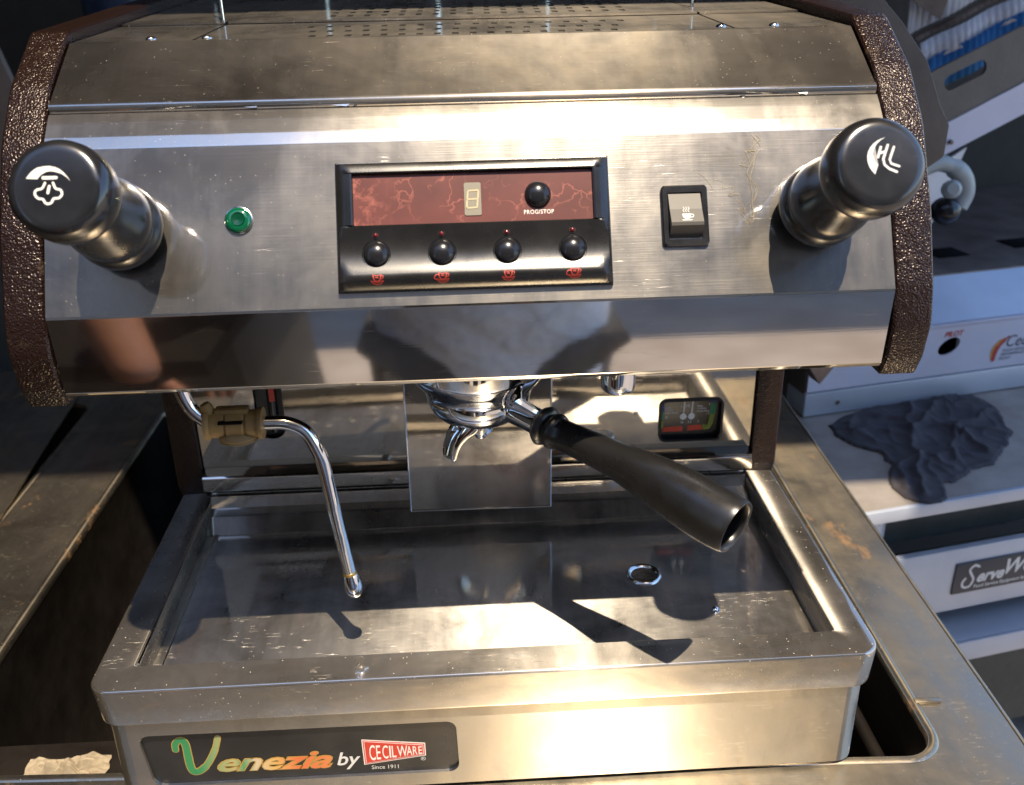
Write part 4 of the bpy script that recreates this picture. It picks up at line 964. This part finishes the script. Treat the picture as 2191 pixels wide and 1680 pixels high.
# ================================================================== photographer, seen only in the reflections
ps = thing('person', 'person in a grey blue t-shirt and dark trousers holding a phone, mirrored in the apron', 'person', (0, -.80, -1))
def skinned(name, joints, edges, m, parent, lv=2):
    me = bpy.data.meshes.new(name); me.from_pydata([j[0] for j in joints], edges, []); o = bpy.data.objects.new(name, me); sc.collection.objects.link(o)
    md = o.modifiers.new('skin', 'SKIN'); md.use_smooth_shade = True
    for i, j in enumerate(joints):
        r = j[1]; r = r if isinstance(r, tuple) else (r, r); me.skin_vertices[0].data[i].radius = r
    me.skin_vertices[0].data[0].use_root = True
    s2 = o.modifiers.new('sub', 'SUBSURF'); s2.levels = lv; s2.render_levels = lv
    dg = bpy.context.evaluated_depsgraph_get(); nm = bpy.data.meshes.new_from_object(o.evaluated_get(dg)); bpy.data.objects.remove(o)
    nm.name = name; nm.materials.clear(); return link(name, nm, m, parent, True)
px, py = .03, -.80
J = [((px, py, -.20), (.15, .11)), ((px, py, -.03), (.14, .10)), ((px, py, .15), (.16, .11)), ((px, py, .27), (.15, .10)), ((px, py, .35), .055), ((px, py+.01, .41), .055), ((px, py+.02, .48), (.075, .085)), ((px, py+.02, .56), (.075, .09)),
     ((px-.19, py, .25), .05), ((px-.35, py+.02, .08), .046), ((-.415, -.57, -.04), .038), ((-.368, -.475, -.175), .029),
     ((px+.19, py, .25), .05), ((px+.30, py+.05, .03), .042), ((.20, py+.22, .16), .034), ((.075, -.48, .33), .024),
     ((px-.10, py, -.27), .085), ((px-.11, py, -.67), .060), ((px-.12, py, -1.08), .040), ((px-.12, py+.14, -1.115), .032),
     ((px+.10, py, -.27), .085), ((px+.11, py, -.67), .060), ((px+.12, py, -1.08), .040), ((px+.12, py+.14, -1.115), .032)]
Ed = [(0, 1), (1, 2), (2, 3), (3, 4), (4, 5), (5, 6), (6, 7), (3, 8), (8, 9), (9, 10), (10, 11), (3, 12), (12, 13), (13, 14), (14, 15), (0, 16), (16, 17), (17, 18), (18, 19), (0, 20), (20, 21), (21, 22), (22, 23)]
skinned('body', J, Ed, M['skin'], ps)
JS = [((px, py+.03, -.58), (.18, .15)), ((px, py+.02, -.30), (.185, .15)), ((px, py, -.12), (.18, .145)), ((px, py, .03), (.175, .13)), ((px, py, .15), (.18, .125)), ((px, py, .28), (.13, .095)), ((px-.20, py, .245), .066), ((px-.30, py+.02, .11), .062), ((px+.20, py, .245), .066), ((px+.28, py+.035, .09), .060)]
skinned('t_shirt', JS, [(0, 1), (1, 2), (2, 3), (3, 4), (4, 5), (5, 6), (6, 7), (5, 8), (8, 9)], M['shirt'], ps)
JT = [((px, py, -.25), (.155, .12)), ((px-.10, py, -.31), .098), ((px-.11, py, -.67), .075), ((px-.12, py, -1.05), .06), ((px+.10, py, -.31), .098), ((px+.11, py, -.67), .075), ((px+.12, py, -1.05), .06)]
skinned('trousers', JT, [(0, 1), (1, 2), (2, 3), (0, 4), (4, 5), (5, 6)], M['trousers'], ps)
bm = bmesh.new(); bmesh.ops.create_uvsphere(bm, u_segments=24, v_segments=16, radius=.098, matrix=Matrix.Translation((px, py-.005, .585)) @ Matrix.Diagonal((.92, 1.05, .85, 1))); bmo('hair', bm, M['hair'], ps, True)
for k in range(4):
    fl_ = (.85, 1.0, .95, .75)[k]; bx_ = -.398+.0165*k
    tube('finger', spline([V((bx_+.008, -.468+.002*k, -.185)), V((bx_+.012, -.450, -.185-.030*fl_)), V((bx_+.014, -.440, -.185-.055*fl_)), V((bx_+.016, -.452, -.185-.075*fl_))], 5), [.0088]*6+[.0080]*6+[.0068]*4, M['skin'], ps, 12)
tube('thumb', spline([V((-.345, -.478, -.175)), V((-.330, -.468, -.195)), V((-.326, -.460, -.215)), V((-.330, -.456, -.228))], 4), [.0105]*5+[.0092]*5+[.0075]*3, M['skin'], ps, 12)
for s in (-1, 1):
    hx = .075
    if s > 0:
      for k in range(4): tube('finger', spline([V((hx-s*.0, -.475, .345+.019*k-.03)), V((hx-s*.018, -.462, .348+.019*k-.03)), V((hx-s*.034, -.455, .346+.019*k-.03))], 4), .0082-.0006*abs(k-1), M['skin'], ps, 10)
    if s > 0: tube('thumb', spline([V((hx, -.49, .33)), V((hx-s*.022, -.487, .352)), V((hx-s*.034, -.484, .370))], 4), .0095, M['skin'], ps, 10)
    bm = bmesh.new(); bmesh.ops.create_uvsphere(bm, u_segments=12, v_segments=8, radius=.012, matrix=Matrix.Translation((px+s*.032, py+.095, .518))); bmo('eye', bm, M['white_print'], ps, True)
ph_ = box('phone', (.008, -.470, .352), (.150, .008, .074), M['black_satin'], None, .003, Matrix.Rotation(pitch, 3, 'X').inverted())
tag(ph_, 'black phone held up in both hands of the reflected person', 'phone')
